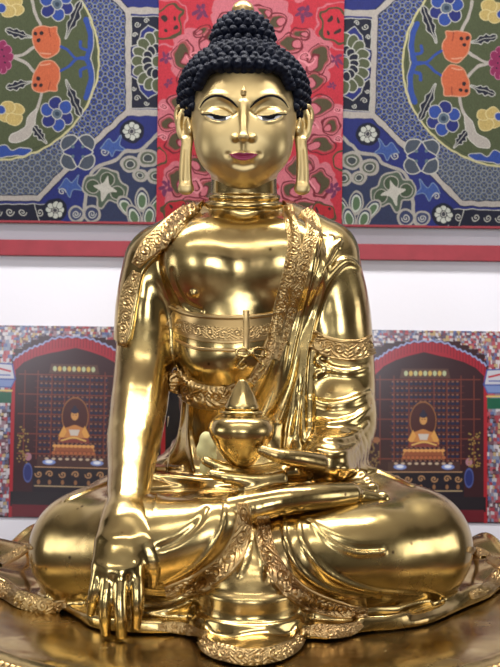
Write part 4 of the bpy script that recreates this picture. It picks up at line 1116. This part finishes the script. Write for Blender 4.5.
for mir, name, x0, x1, hz, lab in ((0, 'temple_picture', 322, 540, .035, 'colour print of a temple hall on the wall right of the statue'), (1, 'temple_picture', -40, 182, .085, 'colour print of a temple hall on the wall left of the statue')):
    y0 = TT(250, 328.3)[1]; y1 = TT(250, 520.3)[1]
    cv = Canvas(x0-2.0, x1, y0, y1, PR, S(44,22,26))
    class QP(Pen):
        def __init__(s):
            s.cv = cv; s.m = -1 if mir else 1
            # measured on the right hand print; the left hand one shows the same hall reversed
            s.tf = (lambda x, y: (lambda a, b: (2*250.6-a-1.0, b))(*TT(x, y))) if mir else (lambda x, y: TT(x, y))
    temple(cv, QP(), hz, 5+mir)
    if mir:
        pn = QP(); w_ = cv.win(158, 184, 300, 530); cv.c[w_] = np.array(S(24,20,24)); cv.line([TT(163,330), TT(163,520)], 4.5, S(150,34,40)); cv.line([TT(170,388),TT(182,388)], 1.5, S(70,80,90))
    o = sheet(name, cv, WY-.0031, PRINT, thick=.003, tone=.82); o['label'] = lab; o['category'] = 'picture'; o['group'] = 'temple pictures on the wall'

EXPOSURE = 0.0
w = bpy.data.worlds.new('daylight'); bpy.context.scene.world = w; w.use_nodes = True
w.node_tree.nodes['Background'].inputs[0].default_value = (.75,.85,1,1); w.node_tree.nodes['Background'].inputs[1].default_value = 1.0
def area(name, loc, target, sx, sy, power, col=(1,1,1)):
    l = bpy.data.lights.new(name, 'AREA'); l.shape = 'RECTANGLE'; l.size = sx; l.size_y = sy; l.energy = power; l.color = col
    o = bpy.data.objects.new(name, l); C.objects.link(o); o.location = loc
    o.rotation_euler = (Vector(target)-Vector(loc)).to_track_quat('-Z', 'Y').to_euler(); return o
area('window_light', (-2.2,RY0+.02,1.65), (-2.2,0,1.65), 0.8, 1.2, 26, (.93,.96,1))
area('window_light', (.5,RY0+.02,1.65), (.5,0,1.65), 1.3, 1.3, 48, (.93,.96,1))
area('ceiling_lamp_light', (-.1,-1.8,RH-.06), (-.1,-1.8,0), 2.6, .3, 28, (1,.98,.93))
area('ceiling_lamp_light', (0,-.12,RH-.06), (0,-.12,0), 2.2, .3, 66, (1,.98,.94))

for i, s_ in enumerate((-1, 1)):  # unseen side windows, added to put highlights on the knees
    area('added_side_window_light', (s_*(RX-.012),-1.0,1.42), (0,-1.0,1.42), 1.0, 1.0, 13, (.93,.96,1))
    bm = bmesh.new()
    for lo, hi in (((-.56,.50),(.56,.56)),((-.56,-.56),(.56,-.50)),((-.56,-.50),(-.50,.50)),((.50,-.50),(.56,.50))):
        box(bm, (min(s_*(RX-.05), s_*RX), -1.0+lo[0], 1.42+lo[1]), (max(s_*(RX-.05), s_*RX), -1.0+hi[0], 1.42+hi[1]))
    wf = from_bm('window_%d' % (i+1), bm, CEIL, smooth=False); wf['kind'] = 'structure'  # frame set round the added light; the wall behind has no opening

cam = bpy.data.cameras.new('camera'); co = bpy.data.objects.new('camera', cam); C.objects.link(co)
co.location = CAM; co.rotation_euler = (math.pi/2, 0, 0)
co.rotation_mode = 'QUATERNION'
from mathutils import Euler, Quaternion
co.rotation_quaternion = Euler((math.pi/2,0,0)).to_quaternion() @ Quaternion((0,0,1), ROLL)
cam.sensor_fit = 'VERTICAL'; cam.sensor_height = 24; cam.lens = 24*F/667; cam.clip_start = 0.05
cam.dof.use_dof = True; cam.dof.focus_distance = D-.12; cam.dof.aperture_fstop = 5.0
sc = bpy.context.scene; sc.camera = co
sc.view_settings.view_transform = 'Standard'; sc.view_settings.look = 'None'; sc.view_settings.gamma = 1; sc.view_settings.exposure = EXPOSURE
